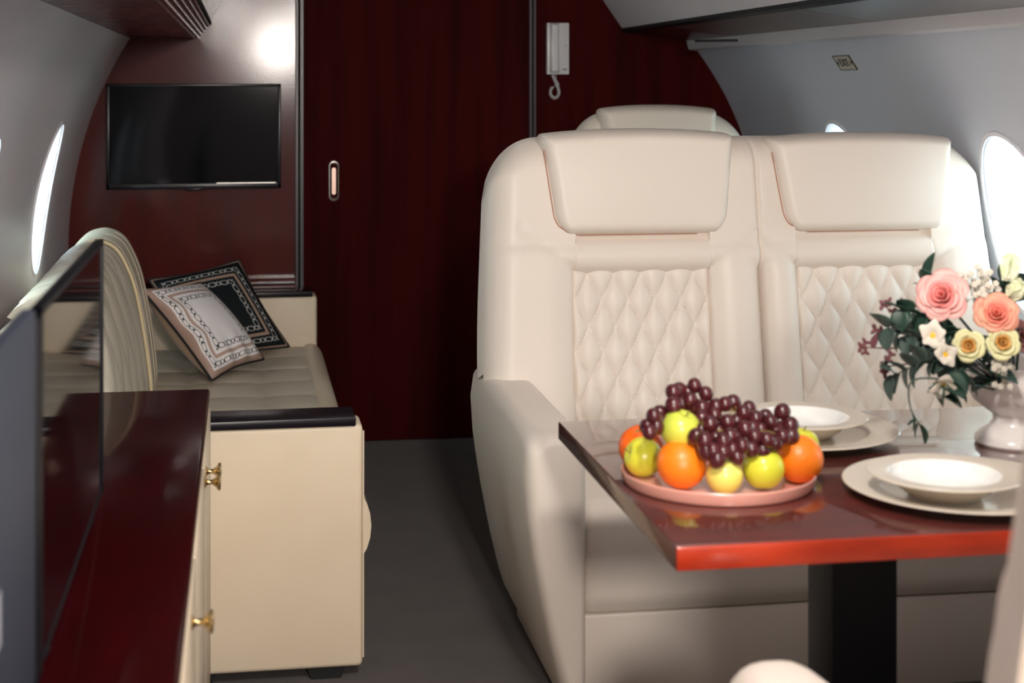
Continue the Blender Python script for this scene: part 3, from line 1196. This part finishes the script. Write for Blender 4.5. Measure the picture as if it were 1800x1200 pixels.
def make_seat(label):
    t_ = thing('aircraft_seat', label, 'seat', (SX, 3.146, 0), 0)
    L = M['leather']
    o_ = link('backrest', slab(backrest_fn, 0, 0, us=US, vs=[0, .03, .06] + [0.06 + 0.94 * q for q in ease(110, 0.35)][1:]), L, t_)
    link('headrest', slab(headrest_fn(XQ[0] + 0.005, 0.224, 0.260, 1.238), 50, 36, us=ease(50), vs=ease(36)), L, t_)
    link('headrest', slab(headrest_fn(XQ[1] + 0.006, 0.222, 0.260, 1.226), 50, 36, us=ease(50), vs=ease(36)), L, t_)
    heads = [c for c in t_.children if c.name.startswith('headrest')]
    for hd_, (xc, w0, w1, zt_) in zip(heads, ((XQ[0] + 0.005, 0.224, 0.260, 1.238), (XQ[1] + 0.006, 0.222, 0.260, 1.226))):
        f_ = headrest_fn(xc, w0, w1, zt_)
        pth = [f_(0, 0.85 * (1 - k / 24), 0) for k in range(25)] + [f_(k / 24, 0, 0) for k in range(1, 24)]
        bm = bmesh.new()
        tube(bm, [Vector((xc + (p_.x - xc) * 0.980, lean(p_.z) - bol(xc + (p_.x - xc) * 0.980, p_.z) - 0.0005, p_.z + (0.004 if p_.z < 0.99 else 0))) for p_ in pth], 0.0020, 6)
        w_ = link('welt', bm, M['welt'], hd_)
        w_['label'] = 'thin reddish seam'
    link('quilted_panel', slab(quilt_fn(XQ[0], 0.181, 0.42, 0.886), 90, 120), L, t_)
    link('quilted_panel', slab(quilt_fn(XQ[1], 0.190, 0.42, 0.886), 90, 120), L, t_)
    link('armrest', arm_fn(False), L, t_)
    link('armrest', arm_fn(True), L, t_)
    link('seat_cushion', slab(cushion_fn(-0.577, SEAM - 0.002, 0.03, 0.62, 0.232, 0.462), 24, 60, us=ease(24, 0.7)), L, t_)
    link('seat_cushion', slab(cushion_fn(SEAM + 0.002, 0.577, 0.03, 0.62, 0.232, 0.462), 24, 60, us=ease(24, 0.7)), L, t_)
    link('base', bbox((-0.577, 0.036, 0.03), (0.577, 0.66, 0.228), 0.008), L, t_)
    link('plinth', bbox((-0.60, 0.10, 0.0), (0.60, 0.70, 0.08), 0.006), M['leather_rear'], t_)
    return t_


seat = make_seat('cream leather double seat with diamond quilting facing the table from behind')


def dup(root, loc, rotz, label):
    r = root.copy()
    COL.objects.link(r)
    r.location = loc
    r.rotation_euler = (0, 0, rotz)
    r['label'] = label
    for ch in list(root.children):
        c = ch.copy()
        COL.objects.link(c)
        c.parent = r
        for g_ in ch.children:
            d = g_.copy()
            COL.objects.link(d)
            d.parent = c
    return r


near = dup(seat, (SX + 0.012, 1.895, 0), PI, 'blurred cream leather seat in the right foreground, back turned to the camera')
near.scale = (0.985, 1, 1)
near.location.x = 1.291

# single seat further back, by the bulkhead
rs = thing('aircraft_seat', 'single cream leather seat farther back, only its headrest showing', 'seat', (1.395, 4.30, 0))


def rear_back(u, v, s):
    w = 0.305
    x = -w + 2 * w * u
    r = 0.15
    q_ = max(0.0, (abs(x) - (w - r)) / r)
    zt = 1.262 - r * (1 - math.sqrt(max(0, 1 - min(1, q_) ** 2)))
    z = 0.32 + (zt - 0.32) * v
    e = roll(min(w - abs(x), zt - z), 0.07)
    yb = lean(z)
    if s:
        return Vector((x, yb + 0.12 * roll(min(w - abs(x), zt - z), 0.1), z))
    return Vector((x, yb - 0.03 * e + 0.06 * (1 - e), z))


link('backrest', slab(rear_back, 60, 60, us=ease(60), vs=ease(60)), M['leather_rear'], rs)
hf = headrest_fn(-0.012, 0.17, 0.207)
link('headrest', slab(lambda u, v, s: hf(u, v, s) + Vector((0, -0.01, 0.042)), 44, 30, us=ease(44), vs=ease(30)), M['leather_rear'], rs)
link('quilted_panel', slab(quilt_fn(0, 0.17, 0.42, 0.90), 50, 60), M['leather_rear'], rs)
link('seat_cushion', slab(cushion_fn(-0.19, 0.19, 0.03, 0.62, 0.232, 0.455), 24, 60, us=ease(24, 0.7)), M['leather_rear'], rs)
link('base', bbox((-0.19, 0.04, 0.0), (0.19, 0.62, 0.23), 0.008), M['leather_rear'], rs)
for sg in (-1, 1):
    x0_, x1_ = sorted((sg * 0.195, sg * 0.28))
    link('armrest', bbox((x0_, 0.02, 0.03), (x1_, 0.66, 0.60), 0.025, 4), M['leather_rear'], rs)

# ------------------------------------------------------------------ table
TX0, TX1, TY0, TY1, TZ = 0.586, 1.94, 2.032, 2.825, 0.72
tb = thing('dining_table', 'polished red mahogany table on a black column between the seats', 'table', (1.25, 2.42, 0))
link('tabletop', bbox((TX0 - 1.25, TY0 - 2.42 + 0.004, TZ - 0.034), (TX1 - 1.25, TY1 - 2.42, TZ), 0.0025, 3), M['mahogany_top'], tb)
link('lit_front_edge', bbox((TX0 - 1.25 + 0.001, TY0 - 2.42 - 0.001, TZ - 0.034), (TX1 - 1.25, TY0 - 2.42 + 0.005, TZ - 0.0015), 0.0015, 2), M['mahogany_lit'], tb)  # thin strip carrying the lit tone of the table front
link('column', bbox((-0.307, -0.055, 0.02), (-0.195, 0.055, TZ - 0.034), 0.003), M['black_satin'], tb)
link('foot_plate', bbox((-0.45, -0.22, 0.0), (-0.05, 0.22, 0.02), 0.004), M['black_satin'], tb)
link('mounting_plate', bbox((-0.38, -0.15, TZ - 0.042), (-0.12, 0.15, TZ - 0.034)), M['black_satin'], tb, False)

# ------------------------------------------------------------------ tray and fruit
TC = Vector((0.747, 2.352, TZ))
bm = bmesh.new()
lathe(bm, [(0, 0.0), (0.141, 0.0), (0.149, 0.002), (0.1525, 0.008), (0.1540, 0.0195), (0.1525, 0.0215), (0.1502, 0.0200),
           (0.1480, 0.009), (0.143, 0.0045), (0, 0.004)], 72)
tray = link('fruit_tray', bm, M['tray'], loc=TC)
tag(tray, 'round pink tray holding fruit on the red table', 'tray')
TB = TZ + 0.004


def fruit_mesh(kind, r):
    bm = bmesh.new()
    n1, n2 = 24, 32
    prof = []
    for k in range(n1 + 1):
        a_ = PI * k / n1
        if kind == 'orange':
            rr, zz = r * math.sin(a_), -r * 0.97 * math.cos(a_)
            if k > n1 - 2:
                zz -= 0.0012 * (k - n1 + 2)
        else:
            rr = r * math.sin(a_) * (1.0 + 0.05 * -math.cos(a_))
            zz = -r * 0.98 * math.cos(a_)
            zz -= 0.24 * r * math.exp(-(rr / (0.26 * r)) ** 2) * (1 if k > n1 / 2 else -0.5)
        prof.append((rr if 0 < k < n1 else 0.0, zz))
    lathe(bm, prof, n2)
    return bm


def fruit(kind, loc, r, m, rot, label, cat, group):
    o_ = link(kind, fruit_mesh(kind, r), M[m], loc=loc, rot=rot)
    tag(o_, label, cat, group)
    bm = bmesh.new()
    if kind == 'orange':
        lathe(bm, [(0, 0), (0.0035, 0), (0.003, 0.0015), (0, 0.002)], 8, c=(0, 0, r * 0.95 - 0.002))
    else:
        tube(bm, [(0, 0, r * 0.70), (0.001, 0, r * 0.9), (0.004, 0.001, r * 1.08)], [0.0012, 0.0012, 0.0018], 6)
    link('stem', bm, M['stem'], o_)
    return o_


def at(px, py, z):
    return P(px, py, z=z)


fr = 'fruit on the pink tray'
fruit('orange', at(1198, 815, TB + 0.038), 0.039, 'orange', (0.3, 0.2, 0), 'bright orange at the tray front, second fruit from the left', 'orange', fr)
fruit('orange', at(1404, 806, TB + 0.038), 0.0385, 'orange', (-0.4, 0.3, 0), 'orange at the right end of the pink tray', 'orange', fr)
q = P(1127, 768, Y=2.425)
fruit('orange', (q.x, q.y, TB + 0.038), 0.037, 'orange_deep', (0.4, -0.3, 0), 'deep orange fruit half hidden at the back left of the tray', 'orange', fr)
fruit('apple', at(1131, 803, TB + 0.031), 0.0315, 'apple', (0.1, -1.2, 0), 'yellow-green apple at the left end of the tray', 'apple', fr)
fruit('apple', at(1342, 824, TB + 0.032), 0.0325, 'apple', (-0.2, 0.15, 0.4), 'yellow-green apple between the small pale one and right orange', 'apple', fr)
fruit('apple', at(1273, 836, TB + 0.0275), 0.0285, 'apple_pale', (0.15, 0.1, 1), 'small pale yellow apple at the front centre of the tray', 'apple', fr)
q = P(1196, 755, Y=2.325)
fruit('apple', q, 0.0315, 'apple_green', (0.3, 0.25, 0), 'greenish apple on top of the fruit, left of the grapes', 'apple', fr)
q = P(1413, 788, Y=2.40)
fruit('apple', (q.x - 0.006, q.y, TB + 0.036), 0.031, 'apple', (0, 0.2, 0), 'apple peeking out behind the right orange', 'apple', fr)


def zz7(x, y):
    return 1060 + x / 4.286, 640 + y / 4.286


def grapes(label, pts, y_of, group, r=0.0128):
    ctr = None
    locs = []
    for (gx, gy, dy) in pts:
        px, py = zz7(gx, gy)
        locs.append(P(px, py, Y=y_of(gy) + dy))
    c = sum(locs, Vector()) / len(locs)
    root = thing('grape_bunch', label, 'grapes', (c.x, c.y, c.z), 0, group)
    # core stem
    bm = bmesh.new()
    srt = sorted(locs, key=lambda p: p.x)
    ns = max(3, len(srt) // 5)
    spine = []
    for k in range(ns):
        ch = srt[k * len(srt) // ns:(k + 1) * len(srt) // ns]
        m_ = sum(ch, Vector()) / len(ch)
        spine.append(m_ + Vector((0, 0.012, 0.004)) - c)
    tube(bm, spine, 0.002, 6)
    for p in locs:
        s2 = min(spine, key=lambda q_: (q_ - (p - c)).length)
        tube(bm, [s2, (s2 + (p - c)) / 2 + Vector((0, 0, 0.003)), p - c], 0.0009, 4)
    link('stem', bm, M['stem'], root)
    me = None
    for p in locs:
        if me is None:
            bm = bmesh.new()
            prof = [(r * math.sin(PI * k / 12) if 0 < k < 12 else 0.0, -r * 1.08 * math.cos(PI * k / 12)) for k in range(13)]
            lathe(bm, prof, 18)
            g = link('grape', bm, M['grape'], root, loc=p - c)
            me = g
        else:
            g = me.copy()
            COL.objects.link(g)
            g.parent = root
            g.location = p - c
        g.rotation_euler = (random.uniform(-.6, .6), random.uniform(-.6, .6), 0)
        s = random.uniform(0.9, 1.08)
        g.scale = (s, s, s)
    return root


yof = lambda gy: 2.375 - (gy - 160) / 500 * 0.115
A = [(530, 212, 0), (575, 195, .02), (690, 160, 0), (775, 222, 0), (655, 268, 0), (530, 310, -.01), (600, 300, .02), (700, 320, .015),
     (640, 215, .02), (385, 392, 0), (430, 370, .02), (350, 512, 0.01), (405, 470, .015), (440, 430, .02), (330, 470, .02), (745, 330, .01),
     (480, 400, .03), (470, 480, .03)]
B = [(920, 300, 0), (850, 320, .01), (980, 290, .02), (1058, 368, 0), (1148, 408, 0), (940, 440, -.01), (805, 452, -.01), (745, 410, .01),
     (840, 380, .01), (1070, 487, -.015), (1142, 545, -.01), (1265, 438, -.005), (1350, 360, 0), (1225, 395, .015), (1410, 462, 0.005),
     (1355, 545, -.01), (1420, 540, 0.01), (1235, 570, -.015), (765, 575, -.015), (905, 582, -.02), (962, 545, -.015), (700, 545, 0),
     (1048, 615, -.02), (850, 560, 0), (830, 650, -.01), (905, 660, -.01), (975, 640, -.01), (1000, 560, 0), (1130, 480, .01),
     (1300, 490, .01), (1190, 490, .01), (870, 500, .01), (1010, 430, .015), (740, 500, .01), (1120, 640, 0.0), (1290, 600, 0),
     (1010, 700, 0), (860, 720, 0), (780, 660, 0), (1200, 650, 0.01), (1330, 440, .02), (1100, 330, .03)]
grapes('dark red grapes heaped at the upper left above the green apple', A, yof, 'grape bunches on the tray')
grapes('large bunch of dark red grapes covering the middle and right of the fruit', B, yof, 'grape bunches on the tray')


# ------------------------------------------------------------------ plates
def charger(loc, label):
    bm = bmesh.new()
    prof = [(0, 0.003), (0.10, 0.003), (0.108, 0.0), (0.114, 0.0), (0.118, 0.004), (0.165, 0.013), (0.1775, 0.016), (0.1785, 0.0175),
            (0.1770, 0.0188), (0.165, 0.0168), (0.120, 0.0085), (0.112, 0.0068), (0, 0.0068)]
    lathe(bm, prof, 80, mat_idx=[0] * 8 + [1, 1] + [0, 0, 0])
    o_ = link('charger_plate', bm, [M['china'], M['china_rim']], loc=loc)
    tag(o_, label, 'plate', 'large plates on the table')
    return o_


def bowl(loc, label):
    bm = bmesh.new()
    prof = [(0, 0.001), (0.048, 0.001), (0.052, 0.0), (0.055, 0.002), (0.070, 0.013), (0.080, 0.026), (0.084, 0.030), (0.112, 0.0325),
            (0.1155, 0.0335), (0.1160, 0.035), (0.1150, 0.0362), (0.084, 0.0345), (0.0815, 0.033), (0.077, 0.024), (0.064, 0.010), (0.045, 0.0055),
            (0, 0.005)]
    lathe(bm, prof, 80, mat_idx=[0] * 10 + [1] + [2] * 5 + [2])
    o_ = link('soup_plate', bm, [M['china'], M['china_rim'], M['china_white']], loc=loc)
    tag(o_, label, 'bowl', 'soup plates on the table')
    return o_


charger((1.095, 2.225, TZ), 'large ivory plate under the nearer soup plate, at the table front')
bowl((1.055, 2.195, TZ + 0.0075), 'nearer soup plate with white well and grey rim, at the table front')
charger((0.985, 2.635, TZ), 'large ivory plate under the farther soup plate, behind the fruit')
bowl((0.985, 2.615, TZ + 0.0075), 'farther soup plate with white well, partly behind the grapes')

# ------------------------------------------------------------------ vase and flowers
VC = Vector((1.345, 2.525, TZ))
bm = bmesh.new()
lathe(bm, [(0, 0), (0.066, 0), (0.069, 0.004), (0.068, 0.012), (0.060, 0.020), (0.045, 0.030), (0.0375, 0.042), (0.0385, 0.052),
           (0.052, 0.062), (0.070, 0.076), (0.081, 0.094), (0.085, 0.115), (0.083, 0.128), (0.087, 0.140), (0.086, 0.143),
           (0.081, 0.140), (0.078, 0.125), (0.078, 0.110), (0.060, 0.082), (0.0, 0.070)], 64)
vase = link('pedestal_vase', bm, M['vase'], loc=VC)
tag(vase, 'cream ceramic pedestal vase of flowers on the table at the right', 'vase')


def petal(bm, base, yaw, tilt, w, hgt, cup, curl, mi=0, ns=8):
    """rounded petal rooted at base, opening outwards"""
    R_ = Matrix.Rotation(yaw, 3, 'Z')

    def fn(u, v):
        a_ = (u - 0.5) * 2
        ww = w * min(1.0, 0.25 + 1.3 * v) * math.sqrt(max(0.0, 1 - max(0, (v - 0.55) / 0.45) ** 2 * 0.80))
        x = ww * a_
        d = cup * (a_ * a_) * w * 0.8
        vv = v * (1 - 0.10 * a_ * a_)
        zz = hgt * vv * math.cos(tilt * v)
        yy = hgt * vv * math.sin(tilt * v) + curl * hgt * max(0, v - 0.7) ** 2 * 4 - d
        return R_ @ Vector((x, yy, zz - curl * hgt * max(0, v - 0.75) ** 2 * 3)) + base
    sheet(fn, ns, ns, bm, mi)


def cup_petal(bm, yaw, R0, H, half, flare, z0):
    """petal of a full rose: part of a cup wall with a rolled rim"""
    def fn(u, v):
        a_ = (u - 0.5) * 2
        th = yaw + a_ * half
        top = 1 - 0.30 * abs(a_) ** 2.5
        t_ = v * top
        r_ = R0 * (0.25 + 0.75 * math.sin(min(1, t_ * 1.1) * PI / 2)) * (1 - 0.10 * a_) + flare * max(0, t_ - 0.62) ** 1.6 * 3.0
        z_ = z0 + H * t_ - flare * max(0, t_ - 0.78) ** 1.5 * 3.2
        return Vector((r_ * math.cos(th), r_ * math.sin(th), z_))
    sheet(fn, 10, 9, bm)


def orient(direction):
    return Vector(direction).normalized().to_track_quat('Z', 'Y').to_euler()


def add_stem(root, start, end, r=0.0025, m='leaf'):
    inv = root.matrix_basis.inverted()
    bm = bmesh.new()
    s_, e_ = Vector(start), Vector(end)
    mid = (s_ + e_) / 2 + Vector((0, 0, 0.01))
    tube(bm, [inv @ s_, inv @ mid, inv @ e_], r, 6)
    link('stem', bm, M[m], root)


SRC = VC + Vector((0, 0, 0.085))


def rose(name, loc, size, direction, m_out, m_in, label, layers=5):
    root = thing(name, label, 'flower', loc)
    root.matrix_basis = Matrix.Translation(loc) @ orient(direction).to_matrix().to_4x4()
    for L in range(layers):
        f = L / (layers - 1)
        n = 2 + (L + 1) // 2 + (1 if L else 0)
        R0 = size * (0.13 + 0.72 * f)
        for k in range(n):
            bm = bmesh.new()
            cup_petal(bm, 2 * PI * k / n + L * 1.15 + random.uniform(-.15, .15), R0 * random.uniform(0.93, 1.05),
                      size * (1.05 - 0.28 * f * f) * random.uniform(0.93, 1.04), PI / n * 1.45, size * (0.10 + 0.55 * f), -0.55 * size)
            o_ = link('petal', bm, M[m_in if f < 0.45 else m_out], root)
            md = o_.modifiers.new('thick', 'SOLIDIFY')
            md.thickness = 0.0008
    add_stem(root, SRC, loc - Vector(direction).normalized() * size * 0.45)
    return root


def flower(px, py, Y):
    return P(px, py, Y=Y)


camdir = lambda p: (Vector((0, 0, 1.35)) - p).normalized()
p = flower(1656, 520, 2.44)
rose('pink_rose', p, 0.038, camdir(p) + Vector((-0.25, 0, 0.35)), 'rose', 'rose_in', 'large pink rose at the upper left of the flowers', 6)
p = flower(1752, 552, 2.43)
rose('peach_rose', p, 0.032, camdir(p) + Vector((0, 0, 0.35)), 'peach', 'peach_in', 'peach-orange rose in the middle of the flowers', 6)
p = flower(1703, 607, 2.41)
rose('cream_ranunculus', p, 0.023, camdir(p) + Vector((-0.1, 0, 0.0)), 'cream_petal', 'cream_in', 'cream-yellow flower with amber centre, below the pink rose', 4)
p = flower(1763, 602, 2.41)
rose('cream_ranunculus', p, 0.024, camdir(p) + Vector((0.1, 0, 0.1)), 'cream_petal', 'cream_in', 'cream-yellow flower with amber centre, below the peach rose', 4)
p = flower(1798, 590, 2.46)
rose('mauve_rose', p, 0.024, camdir(p) + Vector((0.5, 0, 0.2)), 'mauve', 'mauve', 'dusty mauve rose at the right picture edge', 4)


def bud(px, py, Y, size, direction, label):
    p = flower(px, py, Y)
    root = thing('tulip_bud', label, 'flower', p, 0, 'pale green buds')
    root.matrix_basis = Matrix.Translation(p) @ orient(direction).to_matrix().to_4x4()
    bm = bmesh.new()
    for k in range(3):
        petal(bm, Vector((0, 0.0, -size)), 2 * PI * k / 3, 0.02, size * 0.75, size * 2.0, 0.7, -0.15)
    for k in range(3):
        petal(bm, Vector((0, 0.0, -size)), 2 * PI * k / 3 + PI / 3, 0.10, size * 0.75, size * 1.9, 0.7, -0.12)
    # solid heart of the bud
    lathe(bm, [(0.0, -size), (0.35 * size, -0.8 * size), (0.58 * size, -0.1 * size), (0.40 * size, 0.55 * size), (0.0, 0.9 * size)], 16)
    link('petals', bm, M['tulip'], root)
    add_stem(root, SRC, p - Vector(direction).normalized() * size * 0.9)


bud(1776, 470, 2.48, 0.024, (0.15, 0, 1), 'upright pale bud at the top of the flowers')
bud(1786, 510, 2.44, 0.022, (0.1, -0.5, 0.5), 'round green-white bud above the peach rose')
# baby's breath
for (cx_, cy_, Y, nn, sp, lab) in ((1722, 508, 2.47, 44, 0.024, 'white tiny blossoms between the pink and peach roses'),
                                   (1762, 648, 2.42, 22, 0.018, 'white tiny blossoms on the vase rim')):
    c = flower(cx_, cy_, Y)
    root = thing('babys_breath', lab, 'flower', c, 0, 'sprigs of white blossom')
    root.matrix_basis = Matrix.Translation(c)
    bm = bmesh.new()
    bs = bmesh.new()
    for k in range(nn):
        d = Vector((random.gauss(0, .55), random.gauss(0, .4), random.gauss(0, .75))) * sp
        for j in range(5):
            a_ = 2 * PI * j / 5
            bmesh.ops.create_icosphere(bm, subdivisions=1, radius=0.0034,
                                       matrix=Matrix.Translation(d + Vector((0.003 * math.cos(a_), -0.001, 0.003 * math.sin(a_)))))
        tube(bs, [d, d * 0.4 + Vector((0.002, 0.01, -0.01)), Vector((0.004, 0.02, -0.035))], 0.0006, 4)
    bl_ = link('blossoms', bm, M['white_petal'], root)
    link('stem', bs, M['leaf'], root)


# ivory orchid-like blossoms left of centre
def open_flower(px, py, Y, size, direction, label, n=5):
    p = flower(px, py, Y)
    root = thing('ivory_blossom', label, 'flower', p, 0, 'ivory blossoms')
    root.matrix_basis = Matrix.Translation(p) @ orient(direction).to_matrix().to_4x4()
    bm = bmesh.new()
    for k in range(n):
        petal(bm, Vector((0, 0, 0)), 2 * PI * k / n + random.uniform(-.3, .3), random.uniform(0.6, 1.2), size * 0.58, size * random.uniform(0.95, 1.3), 0.3, random.uniform(0, .4))
    o_ = link('petals', bm, M['white_petal'], root)
    bm = bmesh.new()
    lathe(bm, [(0, 0), (0.12 * size, 0.02 * size), (0.22 * size, 0.4 * size), (0.0, 0.5 * size)], 10)
    link('centre', bm, M['yellow'], root)
    add_stem(root, SRC, p, 0.0015)


open_flower(1640, 590, 2.42, 0.026, (-0.5, -1, 0.3), 'ivory blossom directly below the pink rose')
open_flower(1658, 622, 2.41, 0.024, (-0.1, -1, 0.1), 'ivory blossom with yellow centre left of the cream flowers')
open_flower(1656, 668, 2.40, 0.027, (-0.2, -1, -0.7), 'drooping ivory blossom low on the left of the vase', 4)


def leaf_mesh(L, w, bend, m_):
    def fn(u, v):
        a_ = (u - 0.5) * 2
        ww = w * math.sin(PI * min(1, 0.06 + 0.94 * v) ** 0.85) ** 0.8 + 0.0006
        return Vector((a_ * ww, -bend * L * v * v + 0.25 * abs(a_) * ww, L * v))
    return fn


def branch(name, label, cat, path, leaves, material, group=None, stem_m='leaf', berries=None):
    """path: world points; leaves: (t, length, width, yaw, lift)"""
    base_ = Vector(path[0])
    root = thing(name, label, cat, base_, 0, group)
    root.matrix_basis = Matrix.Translation(base_)
    bm = bmesh.new()
    pts = [Vector(p_) - base_ for p_ in path]
    fine = [Vector(spl([tuple(p_) for p_ in pts], k / 16)) for k in range(17)]
    tube(bm, fine, [0.0022 - 0.0012 * k / 16 for k in range(17)], 6)
    link('stem', bm, M[stem_m], root)
    for (t_, L, w, ax, twist) in leaves:
        p_ = Vector(spl([tuple(q_) for q_ in pts], t_))
        bm = sheet(leaf_mesh(L * 1.12, w * 1.35, 0.25, 0), 6, 10)
        o_ = link('leaf', bm, M[material], root, loc=p_)
        o_.rotation_mode = 'QUATERNION'
        qd = Vector(ax).normalized().to_track_quat('Z', 'Y')
        o_.rotation_quaternion = qd @ Euler((0, 0, twist)).to_quaternion()
        md = o_.modifiers.new('thick', 'SOLIDIFY')
        md.thickness = 0.0007
    if berries:
        bm = bmesh.new()
        for (t_, dx, dz, r_) in berries:
            p_ = Vector(spl([tuple(q_) for q_ in pts], t_)) + Vector((dx, 0, dz))
            for j in range(3):
                a_ = j * 2.1 + dx * 500
                bmesh.ops.create_uvsphere(bm, u_segments=6, v_segments=5, radius=r_,
                                          matrix=Matrix.Translation(p_ + Vector((math.cos(a_), 0, math.sin(a_))) * r_ * 1.3) @ Matrix.Scale(1.8, 4, Vector((math.cos(a_), 0, math.sin(a_)))))
        link('buds', bm, M['berry'], root)
    return root


def fl(px, py, Y=2.44):
    return P(px, py, Y=Y)


rnd = random.Random(11)


def leaves_along(n, L, w, t0=0.35, t1=1.0, left=True):
    out = []
    for k in range(n):
        t_ = t0 + (t1 - t0) * k / max(1, n - 1)
        sg = -1 if k % 2 else 1
        ax = Vector((-0.6 + rnd.uniform(-.4, .4), rnd.uniform(-.4, .1), sg * (0.7 + rnd.uniform(-.2, .3))))
        out.append((t_, L * rnd.uniform(0.8, 1.15), w * rnd.uniform(0.85, 1.15), ax, rnd.uniform(-.6, .6)))
    return out


gp = 'leafy branches in the vase'
branch('leaf_branch', 'dark green leafy branch reaching up left beside the pink rose', 'branch',
       [SRC, fl(1700, 610), fl(1640, 560, 2.47), fl(1585, 545, 2.45)], leaves_along(18, 0.034, 0.0125, 0.3), 'leaf', gp)
branch('eucalyptus_branch', 'blue-green round-leaved branch hanging low at the left of the flowers', 'branch',
       [SRC, fl(1690, 640), fl(1630, 635, 2.42), fl(1570, 660, 2.42)], leaves_along(18, 0.033, 0.0145, 0.3), 'leaf_blue', gp)
branch('eucalyptus_branch', 'blue-green branch between the pink rose and burgundy sprigs', 'branch',
       [SRC, fl(1680, 620), fl(1620, 600, 2.45), fl(1560, 575, 2.45)], leaves_along(15, 0.031, 0.014, 0.35), 'leaf_blue', gp)
branch('leaf_branch', 'dark leaves behind the ivory blossoms and pink rose', 'branch',
       [SRC, fl(1700, 620, 2.50), fl(1660, 590, 2.50), fl(1620, 560, 2.50)], leaves_along(16, 0.042, 0.016, 0.3), 'leaf', gp)
branch('leaf_branch', 'two dark leaves rising above the pink rose', 'branch',
       [SRC, fl(1672, 580, 2.50), fl(1640, 520, 2.50), fl(1628, 488, 2.49)],
       [(0.92, 0.044, 0.0115, (0.05, 0, 1), 0.1), (0.88, 0.024, 0.011, (-0.3, 0, .9), 0.5), (0.75, 0.03, 0.01, (-0.7, 0, .5), 0.2)], 'leaf', gp)
branch('leaf_branch', 'dark green branch drooping below the flowers towards the table', 'branch',
       [SRC, fl(1700, 650, 2.41), fl(1650, 670, 2.40), fl(1630, 690, 2.40)],
       [(0.55, 0.052, 0.014, (0.7, 0, -.55), 0.2), (0.75, 0.055, 0.014, (0.8, 0, -.40), 0.0), (0.9, 0.052, 0.013, (0.85, -0.1, -.25), 0.3), (0.4, 0.045, 0.014, (0.6, -.2, -.6), 0.0),
        (0.6, 0.04, 0.014, (-0.2, 0, -.8), 0.0), (0.5, 0.04, 0.015, (0.2, -.3, -.4), 0.5)], 'leaf', gp)
branch('leaf_branch', 'dark leaves filling the space under the cream flowers', 'branch',
       [SRC, fl(1730, 640, 2.44), fl(1745, 600, 2.44), fl(1760, 560, 2.47)],
       [(0.2, 0.05, 0.016, (-0.9, -.3, -.1), 0.0), (0.3, 0.05, 0.016, (0.4, -.3, -.1), 0.3), (0.4, 0.045, 0.015, (-0.6, -.2, .5), 0.0),
        (0.6, 0.05, 0.015, (-0.7, 0, .4), 0.4), (0.7, 0.05, 0.015, (0.7, 0, .4), -0.2), (0.9, 0.045, 0.015, (-0.5, 0, .8), 0.2),
        (1.0, 0.05, 0.015, (0.3, 0, .9), 0.2), (0.35, 0.05, 0.016, (0.9, -.2, 0.3), 0.0), (0.5, 0.05, 0.016, (-1, -.1, 0.0), 0.0)], 'leaf', gp)
branch('leaf_branch', 'dark leaves around the pale buds at the top right', 'branch',
       [SRC, fl(1765, 560, 2.50), fl(1765, 520, 2.52), fl(1762, 490, 2.52)],
       [(0.7, 0.045, 0.015, (-0.5, 0, .8), 0.0), (0.8, 0.045, 0.015, (0.6, 0, .5), 0.3), (0.95, 0.045, 0.012, (0.1, 0, 1), 0.0),
        (0.6, 0.05, 0.016, (-0.9, 0, .3), 0.3), (0.55, 0.05, 0.016, (0.9, 0, .3), 0.3), (0.75, 0.05, 0.014, (1, 0, .9), 0.3)], 'leaf', gp)
branch('trailing_tendril', 'thin tendril with small leaves trailing down to the table', 'branch',
       [SRC, fl(1680, 670, 2.40), fl(1605, 668, 2.40), fl(1600, 715, 2.39), fl(1618, 748, 2.39)],
       [(0.80, 0.028, 0.006, (0.35, 0, -1), 0.2), (0.97, 0.030, 0.010, (0.5, 0, -.9), 0.0), (0.95, 0.022, 0.007, (-0.5, 0, -.9), 0.3),
        (0.9, 0.015, 0.004, (-0.8, 0, -.2), 0.0)], 'leaf', gp)
bp_ = 'burgundy sprigs'
branch('berry_sprig', 'upper burgundy sprig reaching left from the flowers', 'branch', [SRC, fl(1650, 590, 2.48), fl(1590, 560, 2.48), fl(1552, 536, 2.48)], [], 'leaf', bp_, 'berry',
       [(1.0, 0, 0, .0035), (0.95, 0.006, 0.008, .003), (0.9, 0.01, -0.006, .003), (0.85, 0.02, 0.012, .003)])
branch('berry_sprig', 'middle burgundy sprig, farthest left of the flowers', 'branch', [SRC, fl(1640, 610, 2.48), fl(1570, 612, 2.48), fl(1514, 610, 2.48)],
       [(0.85, 0.025, 0.006, (0.2, 0, 1), 0.3)], 'berry', bp_, 'berry',
       [(1.0, 0, 0, .0035), (0.97, 0.004, 0.008, .0032), (0.96, 0.003, -0.008, .003), (0.9, 0.012, 0.03, .0035), (0.88, 0.02, 0.028, .0032)])
branch('berry_sprig', 'lower burgundy sprig beside the eucalyptus leaves', 'branch', [SRC, fl(1640, 640, 2.46), fl(1590, 640, 2.44), fl(1554, 645, 2.43)], [], 'leaf', bp_, 'berry',
       [(1.0, 0, 0, .0038), (0.97, 0.004, 0.010, .0035), (0.94, -0.003, -0.010, .0035), (0.9, 0.004, 0.02, .0032)])
